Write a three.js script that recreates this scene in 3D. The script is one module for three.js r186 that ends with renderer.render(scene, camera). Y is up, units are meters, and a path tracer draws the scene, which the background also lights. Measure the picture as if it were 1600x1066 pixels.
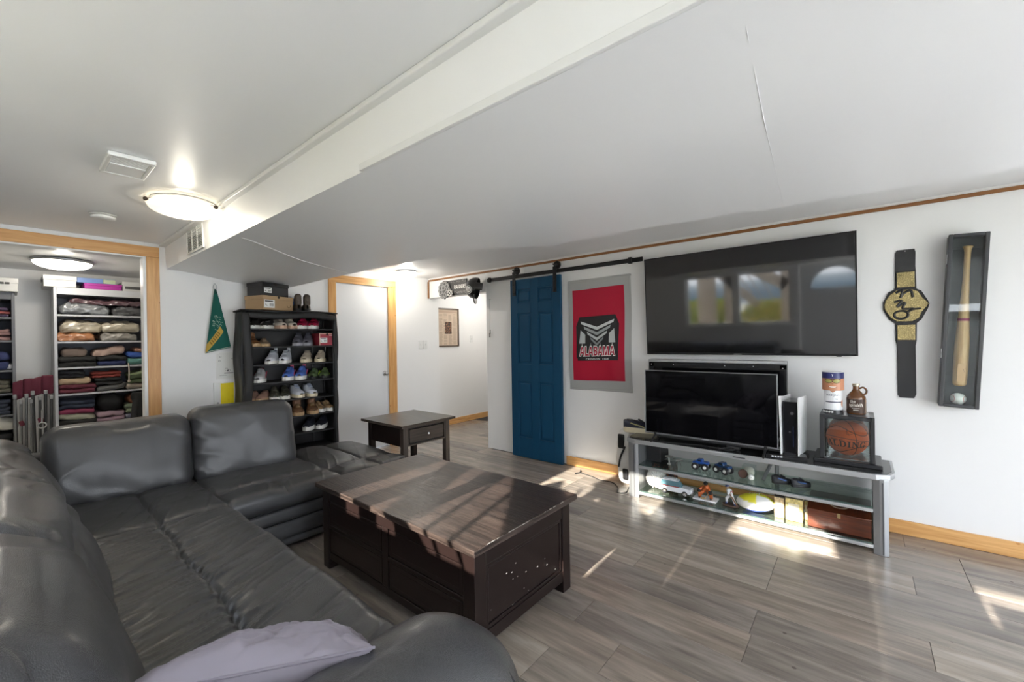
import * as THREE from 'three';
import { RoundedBoxGeometry } from 'three/addons/geometries/RoundedBoxGeometry.js';
import { mergeGeometries, mergeVertices } from 'three/addons/utils/BufferGeometryUtils.js';
import { RectAreaLightUniformsLib } from 'three/addons/lights/RectAreaLightUniformsLib.js';

// ---------- camera, sky, sun, exposure ----------
const scene = new THREE.Scene();
const renderer = new THREE.WebGLRenderer({ antialias: true });
renderer.toneMapping = THREE.LinearToneMapping;
renderer.toneMappingExposure = 1.82;
renderer.shadowMap.enabled = true;
RectAreaLightUniformsLib.init();
const camera = new THREE.PerspectiveCamera(78.189, 1600 / 1066, 0.05, 400);
{
  const yaw = 0.876912, pit = -0.0022178, rol = -0.0154152;
  const f = new THREE.Vector3(Math.sin(yaw) * Math.cos(pit), Math.sin(pit), -Math.cos(yaw) * Math.cos(pit));
  const r = new THREE.Vector3(Math.cos(yaw), 0, Math.sin(yaw)), u = new THREE.Vector3().crossVectors(r, f);
  const r2 = r.clone().multiplyScalar(Math.cos(rol)).addScaledVector(u, Math.sin(rol));
  const u2 = r.clone().multiplyScalar(-Math.sin(rol)).addScaledVector(u, Math.cos(rol));
  camera.position.set(0, 1.33, 0);
  camera.quaternion.setFromRotationMatrix(new THREE.Matrix4().makeBasis(r2, u2, f.clone().negate()));
}
scene.add(camera);
{ // bright hazy sky: pale blue above, whiter towards the horizon
  const W = 64, H = 32, d = new Float32Array(W * H * 4);
  for (let y = 0; y < H; y++) for (let x = 0; x < W; x++) {
    const t = Math.max(0, (y + 0.5) / H * 2 - 1), k = Math.pow(t, 0.6), i = (y * W + x) * 4;
    d[i] = 0.98 - 0.14 * k; d[i + 1] = 1.0 - 0.06 * k; d[i + 2] = 1.05 + 0.08 * k; d[i + 3] = 1;
  }
  const t = new THREE.DataTexture(d, W, H, THREE.RGBAFormat, THREE.FloatType);
  t.mapping = THREE.EquirectangularReflectionMapping; t.magFilter = THREE.LinearFilter; t.needsUpdate = true;
  scene.background = t; scene.backgroundIntensity = 4.6;
}
const sun = new THREE.DirectionalLight(new THREE.Color().setRGB(1.0, 0.93, 0.82), 16);
sun.position.set(-10, 10 * 0.4452 + 1, 0.35 - 1); sun.target.position.set(0, 1, -1);
sun.castShadow = true; sun.shadow.mapSize.set(4096, 4096);
Object.assign(sun.shadow.camera, { left: -6, right: 6, top: 6, bottom: -6, near: 0.5, far: 30 });
scene.add(sun, sun.target);

// ---------- helpers ----------
let seed = 7;
const rnd = () => { seed = (seed + 0x6d2b79f5) | 0; let t = Math.imul(seed ^ (seed >>> 15), 1 | seed); t = (t + Math.imul(t ^ (t >>> 7), 61 | t)) ^ t; return ((t ^ (t >>> 14)) >>> 0) / 4294967296; };
const rr = (a, b) => a + (b - a) * rnd();
const h2 = (x, y) => { let n = Math.imul(x, 374761393) + Math.imul(y, 668265263) | 0; n = Math.imul(n ^ (n >>> 13), 1274126177); return ((n ^ (n >>> 16)) >>> 0) / 4294967296; };
const sm = (t) => t * t * (3 - 2 * t), mix = (a, b, t) => a + (b - a) * t, cl = (x, a = 0, b = 1) => Math.min(b, Math.max(a, x));
function vn(x, y, px = 0) { // value noise, optional period in x
  const ix = Math.floor(x), iy = Math.floor(y), fx = sm(x - ix), fy = sm(y - iy), w = (i) => (px ? ((i % px) + px) % px : i);
  return mix(mix(h2(w(ix), iy), h2(w(ix + 1), iy), fx), mix(h2(w(ix), iy + 1), h2(w(ix + 1), iy + 1), fx), fy);
}
const fbm = (x, y, o = 4) => { let s = 0, a = 0.5; for (let i = 0; i < o; i++) { s += a * vn(x, y); x = x * 2.03 + 11.3; y = y * 2.03 + 5.7; a *= 0.5; } return s; };
const C = (r, g, b) => new THREE.Color().setRGB(r, g, b);
const hex = (h) => new THREE.Color(h);
const M = (color, roughness = 0.6, o = {}) => new THREE.MeshPhysicalMaterial({ color: color?.isColor ? color : hex(color), roughness, ...o });
function texData(w, h, f, srgb = true) {
  const d = new Uint8Array(w * h * 4);
  for (let y = 0; y < h; y++) for (let x = 0; x < w; x++) { const c = f(x, y), i = (y * w + x) * 4; d[i] = cl(c[0], 0, 255); d[i + 1] = cl(c[1], 0, 255); d[i + 2] = cl(c[2], 0, 255); d[i + 3] = 255; }
  const t = new THREE.DataTexture(d, w, h); t.magFilter = THREE.LinearFilter; t.wrapS = t.wrapT = THREE.RepeatWrapping;
  if (srgb) t.colorSpace = THREE.SRGBColorSpace; t.needsUpdate = true; return t;
}
function canvasTex(w, h, draw) {
  const c = document.createElement('canvas'); c.width = w; c.height = h;
  draw(c.getContext('2d'), w, h);
  const t = new THREE.CanvasTexture(c); t.colorSpace = THREE.SRGBColorSpace; t.anisotropy = 8; return t;
}
const rep = (t, su, sv) => { const c = t.clone(); c.repeat.set(1 / su, 1 / sv); c.needsUpdate = true; return c; };
function woodTex(w, h, base, dark, s, knots = 0, streak = 1, fine = 0.11) {
  const kn = []; for (let i = 0; i < knots; i++) kn.push([h2(i, s) * w, (0.2 + 0.6 * h2(i + 9, s)) * h, 4 + 5 * h2(i + 3, s)]);
  return texData(w, h, (x, y) => {
    let yy = y, kd = 0;
    for (const [kx, ky, kr] of kn) { const dx = (x - kx) / 3, dy = y - ky, r = Math.hypot(dx, dy); yy += dy * 1.2 * Math.exp(-r * r / (kr * kr * 6)); kd = Math.max(kd, 1 - sm(cl((Math.hypot(x - kx, y - ky) - kr * 0.4) / (kr * 0.7)))); }
    const g = fbm(x * 0.006 + s, yy * fine + s * 3, 4), f = vn(x * 0.03 + s * 7, yy * Math.min(0.9, fine * 8)), b = fbm(x * 0.003 + 40, yy * 0.02 + s, 3);
    const t = cl(streak * ((g - 0.45) * 1.5 + (f - 0.5) * 0.25 + (b - 0.45) * 0.8) + 0.35 + kd);
    return [mix(base[0], dark[0], t), mix(base[1], dark[1], t), mix(base[2], dark[2], t)];
  });
}
const prep = (g) => { let o = g.index ? g.toNonIndexed() : g; for (const k of Object.keys(o.attributes)) if (!['position', 'normal', 'uv'].includes(k)) o.deleteAttribute(k); if (!o.attributes.normal) o.computeVertexNormals(); if (!o.attributes.uv) boxUV(o); return o; };
function boxUV(g, grain = 'x') { // uv in metres by the dominant axis of each face; u runs along the grain
  const o = g.index ? g.toNonIndexed() : g, p = o.attributes.position, uv = new Float32Array(p.count * 2), a = new THREE.Vector3(), b = new THREE.Vector3(), c = new THREE.Vector3();
  for (let i = 0; i < p.count; i += 3) {
    a.fromBufferAttribute(p, i); b.fromBufferAttribute(p, i + 1); c.fromBufferAttribute(p, i + 2);
    const n = b.clone().sub(a).cross(c.clone().sub(a)), ax = Math.abs(n.x), ay = Math.abs(n.y), az = Math.abs(n.z);
    let pair = ay >= ax && ay >= az ? ['x', 'z'] : ax >= az ? ['z', 'y'] : ['x', 'y'];
    if (pair[1] === grain) pair = [pair[1], pair[0]];
    [a, b, c].forEach((v, k) => { uv[(i + k) * 2] = v[pair[0]]; uv[(i + k) * 2 + 1] = v[pair[1]]; });
  }
  o.setAttribute('uv', new THREE.BufferAttribute(uv, 2)); return o;
}
function rb(w, h, d, x = 0, y = 0, z = 0, r = 0.004, grain) { // box with rounded edges, centred at x, y, z, uv in metres
  const g = new RoundedBoxGeometry(w, h, d, 1, Math.min(r, w * 0.45, h * 0.45, d * 0.45));
  if (grain === undefined) grain = w >= h && w >= d ? 'x' : h >= d ? 'y' : 'z';
  const o = boxUV(g.index ? g.toNonIndexed() : g, grain); o.translate(x, y, z); return o;
}
const bx = (x0, x1, y0, y1, z0, z1, r = 0.003, grain) => rb(x1 - x0, y1 - y0, z1 - z0, (x0 + x1) / 2, (y0 + y1) / 2, (z0 + z1) / 2, r, grain);
const cyl = (r0, r1, h, n = 24, x = 0, y = 0, z = 0) => new THREE.CylinderGeometry(r0, r1, h, n).translate(x, y, z);
const lathe = (pts, n = 32) => new THREE.LatheGeometry(pts.map(([r, y]) => new THREE.Vector2(r, y)), n);
const tube = (pts, r, n = 24, k = 8, closed = false) => new THREE.TubeGeometry(new THREE.CatmullRomCurve3(pts.map((p) => new THREE.Vector3(...p)), closed), n, r, k, closed);
const bar = (a, b, r, k = 8) => { const A = new THREE.Vector3(...a), B = new THREE.Vector3(...b), g = new THREE.CylinderGeometry(r, r, A.distanceTo(B), k); g.applyQuaternion(new THREE.Quaternion().setFromUnitVectors(new THREE.Vector3(0, 1, 0), B.clone().sub(A).normalize())); return g.translate((A.x + B.x) / 2, (A.y + B.y) / 2, (A.z + B.z) / 2); };
const sph = (r, x = 0, y = 0, z = 0, n = 24) => new THREE.SphereGeometry(r, n, Math.round(n * 0.7)).translate(x, y, z);
function ext(pts, depth, bevel = 0, holes = []) { // extruded outline in x, y; depth along z from 0
  const s = new THREE.Shape(pts.map(([x, y]) => new THREE.Vector2(x, y)));
  for (const h of holes) s.holes.push(new THREE.Path(h.map(([x, y]) => new THREE.Vector2(x, y))));
  return new THREE.ExtrudeGeometry(s, { depth, bevelEnabled: bevel > 0, bevelThickness: bevel, bevelSize: bevel, bevelOffset: -bevel, bevelSegments: 2, curveSegments: 16 });
}
function puff(w, h, d, nx, ny, nz, r, bulge = [0, 0, 0], fn) { // cushion: rounded box, bulging faces, own displacement
  const g = new THREE.BoxGeometry(w, h, d, nx, ny, nz), p = g.attributes.position, H = [w / 2, h / 2, d / 2], v = new THREE.Vector3(), q = new THREE.Vector3();
  for (let i = 0; i < p.count; i++) {
    v.fromBufferAttribute(p, i); q.set(cl(v.x, r - H[0], H[0] - r), cl(v.y, r - H[1], H[1] - r), cl(v.z, r - H[2], H[2] - r));
    const a = v.x / H[0], b = v.y / H[1], c = v.z / H[2];
    v.sub(q); if (v.length() > 0) v.setLength(r); v.add(q);
    v.x *= 1 + bulge[0] * (1 - b * b) * (1 - c * c); v.y *= 1 + bulge[1] * (1 - a * a) * (1 - c * c); v.z *= 1 + bulge[2] * (1 - a * a) * (1 - b * b);
    if (fn) fn(v, a, b, c);
    p.setXYZ(i, v.x, v.y, v.z);
  }
  g.deleteAttribute('uv'); g.deleteAttribute('normal');
  const m = mergeVertices(g, 1e-5); m.computeVertexNormals();
  return boxUV(m.toNonIndexed());
}
const taken = {};
const numbered = (n) => { const k = taken[n] = (taken[n] ?? -1) + 1; return k ? n + '_' + String(k).padStart(3, '0') : n; };
const shade = (m) => { m.castShadow = m.receiveShadow = true; return m; };
function obj(name, geoms, material, parent) {
  const list = [].concat(geoms).map(prep), m = shade(new THREE.Mesh(list.length > 1 ? mergeGeometries(list) : list[0], material));
  m.name = parent ? name : numbered(name); (parent ?? scene).add(m); return m;
}
function tag(o, label, category, group) { Object.assign(o.userData, { label, category }); if (group) o.userData.group = group; return o; }
function thing(name, label, category, pos = [0, 0, 0], turn = 0, group) {
  const o = new THREE.Group(); o.name = numbered(name); scene.add(o); o.position.set(...pos); o.rotation.y = turn; return tag(o, label, category, group);
}
function struct(name, geoms, material, parent) { const m = obj(name, geoms, material, parent); if (!parent) m.userData.kind = 'structure'; return m; }
function structGroup(name) { const o = new THREE.Group(); o.name = name; o.userData.kind = 'structure'; scene.add(o); return o; }
function copyOf(root, label, pos, turn, group) {
  const r = root.clone(); r.name = numbered(root.name.replace(/_\d{3}$/, '')); scene.add(r);
  r.userData = { ...root.userData, label }; if (group) r.userData.group = group;
  if (pos) r.position.set(...pos); if (turn !== undefined) r.rotation.y = turn; return r;
}
const objs = (name, geoms, material, parent) => geoms.map((g) => obj(name, g, material, parent));
const loop = (n, f) => Array.from({ length: n }, (_, i) => f(i, i / n));
const planeUV = (w, h, x = 0, y = 0, z = 0) => new THREE.PlaneGeometry(w, h).translate(x, y, z);

// ---------- shared materials ----------
const bumpFine = texData(256, 256, (x, y) => { const v = 128 + 90 * (fbm(x / 5, y / 5, 3) - 0.45); return [v, v, v]; }, false);
const bumpLeather = texData(512, 512, (x, y) => { let d1 = 9, d2 = 9; const px = x / 9, py = y / 9, ix = Math.floor(px), iy = Math.floor(py); for (let a = -1; a < 2; a++) for (let b = -1; b < 2; b++) { const qx = ix + a + h2(ix + a, iy + b), qy = iy + b + h2(iy + b + 77, ix + a), d = Math.hypot(px - qx, py - qy); if (d < d1) { d2 = d1; d1 = d; } else if (d < d2) d2 = d; } const v = 255 * cl((d2 - d1) * 1.6); return [v, v, v]; }, false);
const bumpCloth = texData(128, 128, (x, y) => { const v = 128 + 60 * Math.sin(x * Math.PI / 4) * Math.sin(y * Math.PI / 4) + 40 * (vn(x / 3, y / 3) - 0.5); return [v, v, v]; }, false);
const wallPaint = M(C(0.83, 0.828, 0.82), 0.55, { bumpMap: rep(bumpFine, 0.5, 0.5), bumpScale: 0.0006 });
const ceilPaint = M(C(0.88, 0.885, 0.89), 0.38, { bumpMap: rep(bumpFine, 1.6, 1.6), bumpScale: 0.0012 });
const beamPaint = M(C(0.9, 0.9, 0.9), 0.42, { bumpMap: rep(bumpFine, 1.2, 1.2), bumpScale: 0.0008 });
const whitePaint = M(C(0.82, 0.82, 0.81), 0.35);
const pineTexs = [1, 2].map((s) => woodTex(1024, 128, [232, 184, 122], [196, 138, 76], s * 5.3, 5, 0.8));
const pine = pineTexs.map((t) => M(C(0.95, 0.93, 0.9), 0.42, { map: rep(t, 1.6, 0.2) }));
const darkPine = M(C(0.36, 0.27, 0.2), 0.5, { map: rep(pineTexs[0], 1.6, 0.2) });
const blackMetal = M(C(0.012, 0.012, 0.013), 0.4, { metalness: 0.3 });
const blackPlastic = M(C(0.012, 0.012, 0.013), 0.35);
const greyPlastic = M(C(0.09, 0.09, 0.095), 0.45);
const chrome = M(C(0.75, 0.75, 0.76), 0.18, { metalness: 1 });
const smoothBlack = M(C(0.008, 0.008, 0.009), 0.2);
const silver = M(C(0.42, 0.43, 0.44), 0.34, { metalness: 0.85 });
const whitePlastic = M(C(0.82, 0.82, 0.8), 0.38);
const clearGlass = M(C(0.93, 0.96, 0.95), 0.02, { transmission: 1, thickness: 0, ior: 1.45 });
const paneGlass = M(C(0.98, 0.99, 0.99), 0.0, { transmission: 1, thickness: 0, ior: 1.4 });
const paper = M(C(0.78, 0.77, 0.74), 0.75);
// ---------- the room ----------
{ // laminate floor: every plank its own piece
  const floor = structGroup('floor');
  obj('subfloor', bx(-0.6, 6.2, -0.14, -0.0105, -6.9, 2.65, 0.001), M(C(0.03, 0.028, 0.026), 0.9), floor);
  const mats = loop(5, (i) => M(C(1, 1, 1), 0.26, { map: rep(woodTex(1024, 192, [[164, 153, 141], [152, 142, 133], [172, 160, 147], [144, 135, 126], [160, 147, 134]][i], [[112, 102, 93], [102, 94, 87], [120, 110, 100], [96, 88, 81], [108, 98, 89]][i], 3.7 + i * 9.1, 1, 0.72, 0.045), 1.25, 0.215), bumpMap: rep(bumpFine, 0.5, 0.06), bumpScale: 0.0003, clearcoat: 0.25, clearcoatRoughness: 0.22 }));
  for (const m of mats) { m.map.wrapS = m.map.wrapT = THREE.MirroredRepeatWrapping; }
  const W = 0.209, L = 1.25, off = { 0: -0.398, [-1]: 0.213, 2: 0.203, 5: 0.197, [-3]: -0.391, [-4]: 0.192 };
  for (let k = -14; k <= 11; k++) {
    const x0 = 2.53 + k * W, x1 = x0 + W, hall = x0 > 3.78;
    const lo = hall ? -5.05 : x1 < 1.3 ? -6.75 : -4.68, hi = hall ? -3.5 : 2.5;
    let z = (off[k] ?? [0.2, -0.4, -0.82][Math.floor(h2(k + 50, 3) * 3)]) + L * 3;
    for (; z > lo; z -= L) {
      const a = Math.max(z - L, lo), b = Math.min(z, hi); if (b - a < 0.03) continue;
      const g = rb(W - 0.0016, 0.01, b - a - 0.0016, 0, 0, 0, 0.0016, 'z'), uv = g.attributes.uv, du = h2(k, Math.round(z * 10)) * 1.25;
      for (let i = 0; i < uv.count; i++) uv.setXY(i, uv.getX(i) + du, uv.getY(i) + 0.1075);
      const m = obj('plank', g, mats[Math.floor(h2(k * 7 + 3, Math.round(z * 8)) * 5)], floor);
      m.position.set((x0 + x1) / 2, -0.005, (a + b) / 2);
    }
  }
}
struct('ceiling', [bx(-0.65, 6.2, 2.21, 2.31, -4.78, 2.65, 0.001)], ceilPaint);
struct('ceiling_closet', [bx(-1.3, 1.45, 2.15, 2.25, -6.9, -4.78, 0.001)], ceilPaint);
struct('ceiling_hall', [bx(3.98, 6.2, 2.15, 2.2099, -5.15, -3.47, 0.001)], ceilPaint);
{ // boxed-in ductwork hanging below the ceiling
  const soffit = structGroup('ceiling_soffit');
  const right = [[-4.68, 1.93], [-3.4, 1.985], [-1.95, 2.0], [-1.55, 2.3], [-1.0, 2.3], [-0.35, 2.36], [0.5, 2.41], [2.5, 2.46]];
  const xr = (z) => { for (let i = 1; i < right.length; i++) if (z <= right[i][0]) return mix(right[i - 1][1], right[i][1], (z - right[i - 1][0]) / (right[i][0] - right[i - 1][0])); return 2.46; };
  const yb = (x, z) => { const t = cl((x - 0.9) / 0.62); return 2.0 - 0.055 * sm(t) - 0.012 * cl((-z - 3.2) / 1.4) * sm(t) + 0.006 * Math.sin(z * 2.3 + x * 1.7) * t; };
  const xl = (z) => mix(0.862, 0.89, cl((-z - 1.8) / 2.88));
  const pos = [], push = (a, b, c, d) => pos.push(...a, ...b, ...c, ...a, ...c, ...d), N = 80, K = 10;
  const zs = loop(N + 1, (i) => -4.68 + 7.18 * i / N), P = (i, k) => { const z = zs[i], x = mix(0.9, xr(z), k / K); return [x, yb(x, z), z]; };
  for (let i = 0; i < N; i++) for (let k = 0; k < K; k++) push(P(i, k), P(i, k + 1), P(i + 1, k + 1), P(i + 1, k));
  const mk = (arr) => { const g = new THREE.BufferGeometry(); g.setAttribute('position', new THREE.BufferAttribute(new Float32Array(arr), 3)); const m = mergeVertices(g, 1e-5); m.computeVertexNormals(); return boxUV(m.toNonIndexed()); };
  obj('underside', mk(pos), ceilPaint, soffit);
  pos.length = 0; for (let i = 0; i < N; i++) push(P(i, K), [P(i, K)[0], 2.21, zs[i]], [P(i + 1, K)[0], 2.21, zs[i + 1]], P(i + 1, K));
  obj('edge_board', mk(pos), ceilPaint, soffit);
  pos.length = 0; for (let i = 0; i < N; i++) push([xl(zs[i]), 2.21, zs[i]], [0.9, 2.0, zs[i]], [0.9, 2.0, zs[i + 1]], [xl(zs[i + 1]), 2.21, zs[i + 1]]);
  obj('side_board', mk(pos), beamPaint, soffit);
  obj('batten', [bx(0.884, 0.8985, 1.998, 2.026, -1.5, 2.49, 0.003)], whitePaint, soffit);
  const crown = bx(0.832, 0.876, 2.186, 2.2095, -4.67, 2.49, 0.006); { const p = crown.attributes.position; for (let i = 0; i < p.count; i++) p.setX(i, p.getX(i) + xl(p.getZ(i)) - 0.872); }
  obj('crown_strip', crown, whitePaint, soffit);
  const seam = loop(13, (i) => { const x = mix(0.95, 1.95, i / 12), z = mix(-2.98, -3.5, i / 12); return [x, yb(x, z) - 0.0005, z]; });
  obj('caulk_seam', tube(seam, 0.0035, 30, 6), whitePaint, soffit);
  obj('caulk_seam', tube(loop(13, (i) => { const x = mix(0.97, 2.3, i / 12), z = mix(-0.18, -0.27, i / 12); return [x, yb(x, z) + 0.0003, z]; }), 0.0009, 24, 6), ceilPaint, soffit);
}
struct('wall_right', [bx(3.8, 3.92, 0, 2.21, -3.57, 2.5, 0.004), bx(3.8, 3.92, 1.935, 2.21, -4.68, -3.57, 0.003)], wallPaint);
struct('wall_far', [bx(-1.3, -0.95, 0, 2.25, -4.78, -4.68, 0.002), bx(-0.95, 0.755, 2.09, 2.25, -4.78, -4.68, 0.002), bx(0.755, 2.44, 0, 2.21, -4.78, -4.68, 0.002), bx(2.44, 3.13, 2.03, 2.21, -4.78, -4.68, 0.002), bx(3.13, 3.98, 0, 2.21, -4.78, -4.68, 0.002)], wallPaint);
struct('wall_hall', [bx(3.9, 6.2, 0, 2.21, -5.15, -5.05, 0.002), bx(3.9, 3.98, 0, 2.21, -5.05, -4.78, 0.002), bx(3.9201, 6.2, 0, 2.21, -3.56, -3.46, 0.002), bx(6.1, 6.2, 0, 2.21, -5.05, -3.56, 0.002)], wallPaint);
struct('wall_closet_back', [bx(-1.3, 1.45, 0, 2.25, -6.9, -6.75, 0.002)], wallPaint);
struct('wall_closet_right', [bx(1.3, 1.45, 0, 2.25, -6.75, -4.78, 0.002)], wallPaint);
struct('wall_closet_left', [bx(-1.4, -1.3, 0, 2.25, -6.9, -4.68, 0.002), bx(-1.3, -0.5, 0, 2.25, -4.79, -4.78, 0.002)], wallPaint);
// the wall behind the sofa, with the long window and fan-light door seen in the television, plus an unseen small window
const rect = (z0, z1, y0, y1) => [[z0, y0], [z1, y0], [z1, y1], [z0, y1]];
const archZ = -0.29, archY = 1.64, archR = 0.3;
const arch = [[archZ - archR, archY], ...loop(17, (i) => [archZ - archR * Math.cos(Math.PI * i / 16), archY + archR * Math.sin(Math.PI * i / 16)]), [archZ + archR, archY]].slice(1, -1);
const sideWall = (pts, depth, holes, x, bevel = 0) => ext(pts.map(([z, y]) => [-z, y]), depth, bevel, holes.map((h) => h.map(([z, y]) => [-z, y]))).rotateY(Math.PI / 2).translate(x, 0, 0);
struct('wall_left', [sideWall(rect(-4.7, 2.6, 0, 2.25), 0.14, [rect(-2.46, -0.84, 1.11, 1.99), rect(-0.74, 0.16, 0, 2.03), rect(0.56, 1.2, 1.49, 1.72)], -0.64)], wallPaint);
{
  const w1 = structGroup('window_1'), fr = [];
  for (const [z0, z1, y0, y1] of [[-2.46, -2.42, 1.11, 1.99], [-0.88, -0.84, 1.11, 1.99], [-2.42, -0.88, 1.11, 1.15], [-2.42, -0.88, 1.95, 1.99], [-1.7, -1.58, 1.15, 1.95]]) fr.push(bx(-0.6, -0.52, y0, y1, z0, z1, 0.004));
  obj('window_frame', fr, whitePaint, w1);
  obj('sill', bx(-0.53, -0.46, 1.085, 1.11, -2.5, -0.8, 0.006), whitePaint, w1);
  obj('pane', bx(-0.57, -0.565, 1.15, 1.95, -2.42, -1.7, 0.001), paneGlass, w1); obj('pane', bx(-0.57, -0.565, 1.15, 1.95, -1.58, -0.88, 0.001), paneGlass, w1);
  const w2 = structGroup('window_2');  // window out of view, placed to cast the sun patch on the floor
  obj('window_frame', [bx(-0.6, -0.52, 1.49, 1.72, 0.56, 0.575, 0.003), bx(-0.6, -0.52, 1.71, 1.72, 0.575, 1.2, 0.002)], whitePaint, w2);
  obj('pane', bx(-0.57, -0.565, 1.49, 1.71, 0.575, 1.2, 0.001), paneGlass, w2);
  obj('unseen_blind', bx(-0.548, -0.545, 1.44, 1.615, 0.592, 1.2, 0.0005), M(C(0.5, 0.48, 0.44), 0.9), w2);  // blind out of view, leaves a slit that shapes the floor patch
  const d2 = structGroup('door_2');
  obj('door_panel', sideWall(rect(-0.735, 0.155, 0.006, 2.025), 0.045, [arch], -0.59), whitePaint, d2);
  obj('fan_light', sideWall(arch, 0.006, [], -0.57), paneGlass, d2);
  obj('door_handle', [sph(0.028, -0.49, 0.98, 0.09), bar([-0.545, 0.98, 0.09], [-0.5, 0.98, 0.09], 0.01)], chrome, d2);
  // added glazing behind the camera, lets in extra daylight to fill the room
  const w3 = structGroup('window_3');
  const bars = []; for (const [x0, x1, y0, y1] of [[-0.4, -0.34, 0.02, 2.16], [2.76, 2.82, 0.02, 2.16], [-0.34, 2.76, 0.02, 0.08], [-0.34, 2.76, 2.1, 2.16], [0.66, 0.74, 0.08, 2.1], [1.7, 1.78, 0.08, 2.1]]) bars.push(bx(x0, x1, y0, y1, 2.52, 2.6, 0.004));
  obj('window_frame', bars, whitePaint, w3);
  for (const [a, b] of [[-0.34, 0.66], [0.74, 1.7], [1.78, 2.76]]) obj('pane', bx(a, b, 0.08, 2.1, 2.555, 2.56, 0.001), paneGlass, w3);
}
struct('wall_near', ext([[-0.64, 0], [3.95, 0], [3.95, 2.25], [-0.64, 2.25]], 0.14, 0, [[[-0.4, 0.02], [2.82, 0.02], [2.82, 2.16], [-0.4, 2.16]]]).translate(0, 0, 2.5), wallPaint);
// timber trim
struct('trim_1', [bx(-0.95, 0.85, 2.088, 2.176, -4.68, -4.66, 0.004)], pine[0]);
struct('trim_2', [bx(0.762, 0.85, 0, 2.0878, -4.68, -4.66, 0.004)], pine[1]);
struct('trim_3', [bx(0.74, 0.7618, 0, 2.095, -4.78, -4.664, 0.002), bx(-0.95, 0.74, 2.075, 2.0878, -4.78, -4.664, 0.002), bx(-0.95, 0.85, 2.1762, 2.186, -4.68, -4.663, 0.002)], whitePaint);
struct('trim_4', [bx(2.35, 3.25, 2.031, 2.118, -4.68, -4.66, 0.004)], pine[0]);
struct('trim_5', [bx(3.132, 3.25, 0, 2.0308, -4.68, -4.66, 0.004)], pine[1]);
struct('trim_6', [bx(2.35, 2.438, 0, 2.0308, -4.68, -4.66, 0.004)], pine[0]);
struct('trim_7', [bx(3.785, 3.8, 2.165, 2.188, -4.66, 2.5, 0.003)], darkPine);
struct('trim_8', [bx(3.785, 3.8, 1.93, 2.165, -4.679, -4.655, 0.003)], darkPine);
struct('baseboard_right', [bx(3.782, 3.8, 0, 0.093, -2.42, 2.5, 0.004)], pine[1]);
struct('baseboard_hall', [bx(3.985, 6.1, 0, 0.09, -5.05, -5.032, 0.004)], pine[0]);
struct('baseboard_end', [bx(3.82, 3.93, 0, 0.09, -3.585, -3.57, 0.003)], pine[0]);
{ // flush white door in the far wall
  const d = structGroup('door_1');
  obj('door_panel', bx(2.442, 3.128, 0.008, 2.026, -4.735, -4.695, 0.003), M(C(0.78, 0.79, 0.8), 0.4), d);
  obj('door_handle', [lathe([[0, 0.062], [0.017, 0.06], [0.026, 0.048], [0.025, 0.034], [0.012, 0.026], [0.011, 0.006], [0.031, 0.005], [0.033, 0]], 24).rotateX(Math.PI / 2).translate(3.085, 0.93, -4.695)], silver, d);
}
// ---------- ceiling fittings ----------
function lampLight(pos, power, color, r) { const l = new THREE.PointLight(color, power); l.position.set(...pos); l.castShadow = true; l.shadow.radius = r / 0.02; scene.add(l); return l; }
{
  const t = thing('ceiling_light', 'frosted glass bowl ceiling light with three dark clips beside the ductwork box', 'ceiling light', [0.705, 2.21, -3.19]);
  obj('canopy', lathe([[0, -0.001], [0.16, -0.001], [0.165, -0.012], [0.15, -0.03], [0, -0.03]], 40), whitePlastic, t);
  const bowl = []; for (let i = 0; i <= 14; i++) { const a = i / 14 * Math.PI / 2; bowl.push([0.178 * Math.sin(a), -0.034 - 0.062 * Math.cos(a)]); }
  obj('shade', lathe([...bowl, [0.182, -0.03], [0.17, -0.028]], 48), M(C(0.9, 0.86, 0.78), 0.35, { emissive: C(1, 0.86, 0.64), emissiveIntensity: 0.6 }), t);
  for (let i = 0; i < 3; i++) { const a = 0.85 + i * Math.PI * 2 / 3; obj('clip', [sph(0.012, 0.192 * Math.cos(a), -0.034, 0.192 * Math.sin(a), 12), bar([0.15 * Math.cos(a), -0.02, 0.15 * Math.sin(a)], [0.19 * Math.cos(a), -0.034, 0.19 * Math.sin(a)], 0.006)], M(C(0.06, 0.045, 0.035), 0.35, { metalness: 0.8 }), t); }
  lampLight([0.705, 2.104, -3.19], 0.36, C(1, 0.92, 0.76), 0.04);
}
{
  const t = thing('ceiling_light', 'small round glowing ceiling light in front of the white door', 'ceiling light', [3.2, 2.21, -4.36]);
  obj('base_ring', lathe([[0, -0.001], [0.125, -0.001], [0.13, -0.012], [0, -0.012]], 36), whitePlastic, t);
  obj('diffuser', lathe([[0, -0.062], [0.07, -0.06], [0.115, -0.048], [0.125, -0.03], [0.122, -0.0125], [0, -0.0122]], 36), M(C(0.9, 0.9, 0.88), 0.4, { emissive: C(1, 0.96, 0.88), emissiveIntensity: 3.2 }), t);
  lampLight([3.2, 2.12, -4.36], 0.5, C(1, 0.94, 0.84), 0.04);
}
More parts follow.
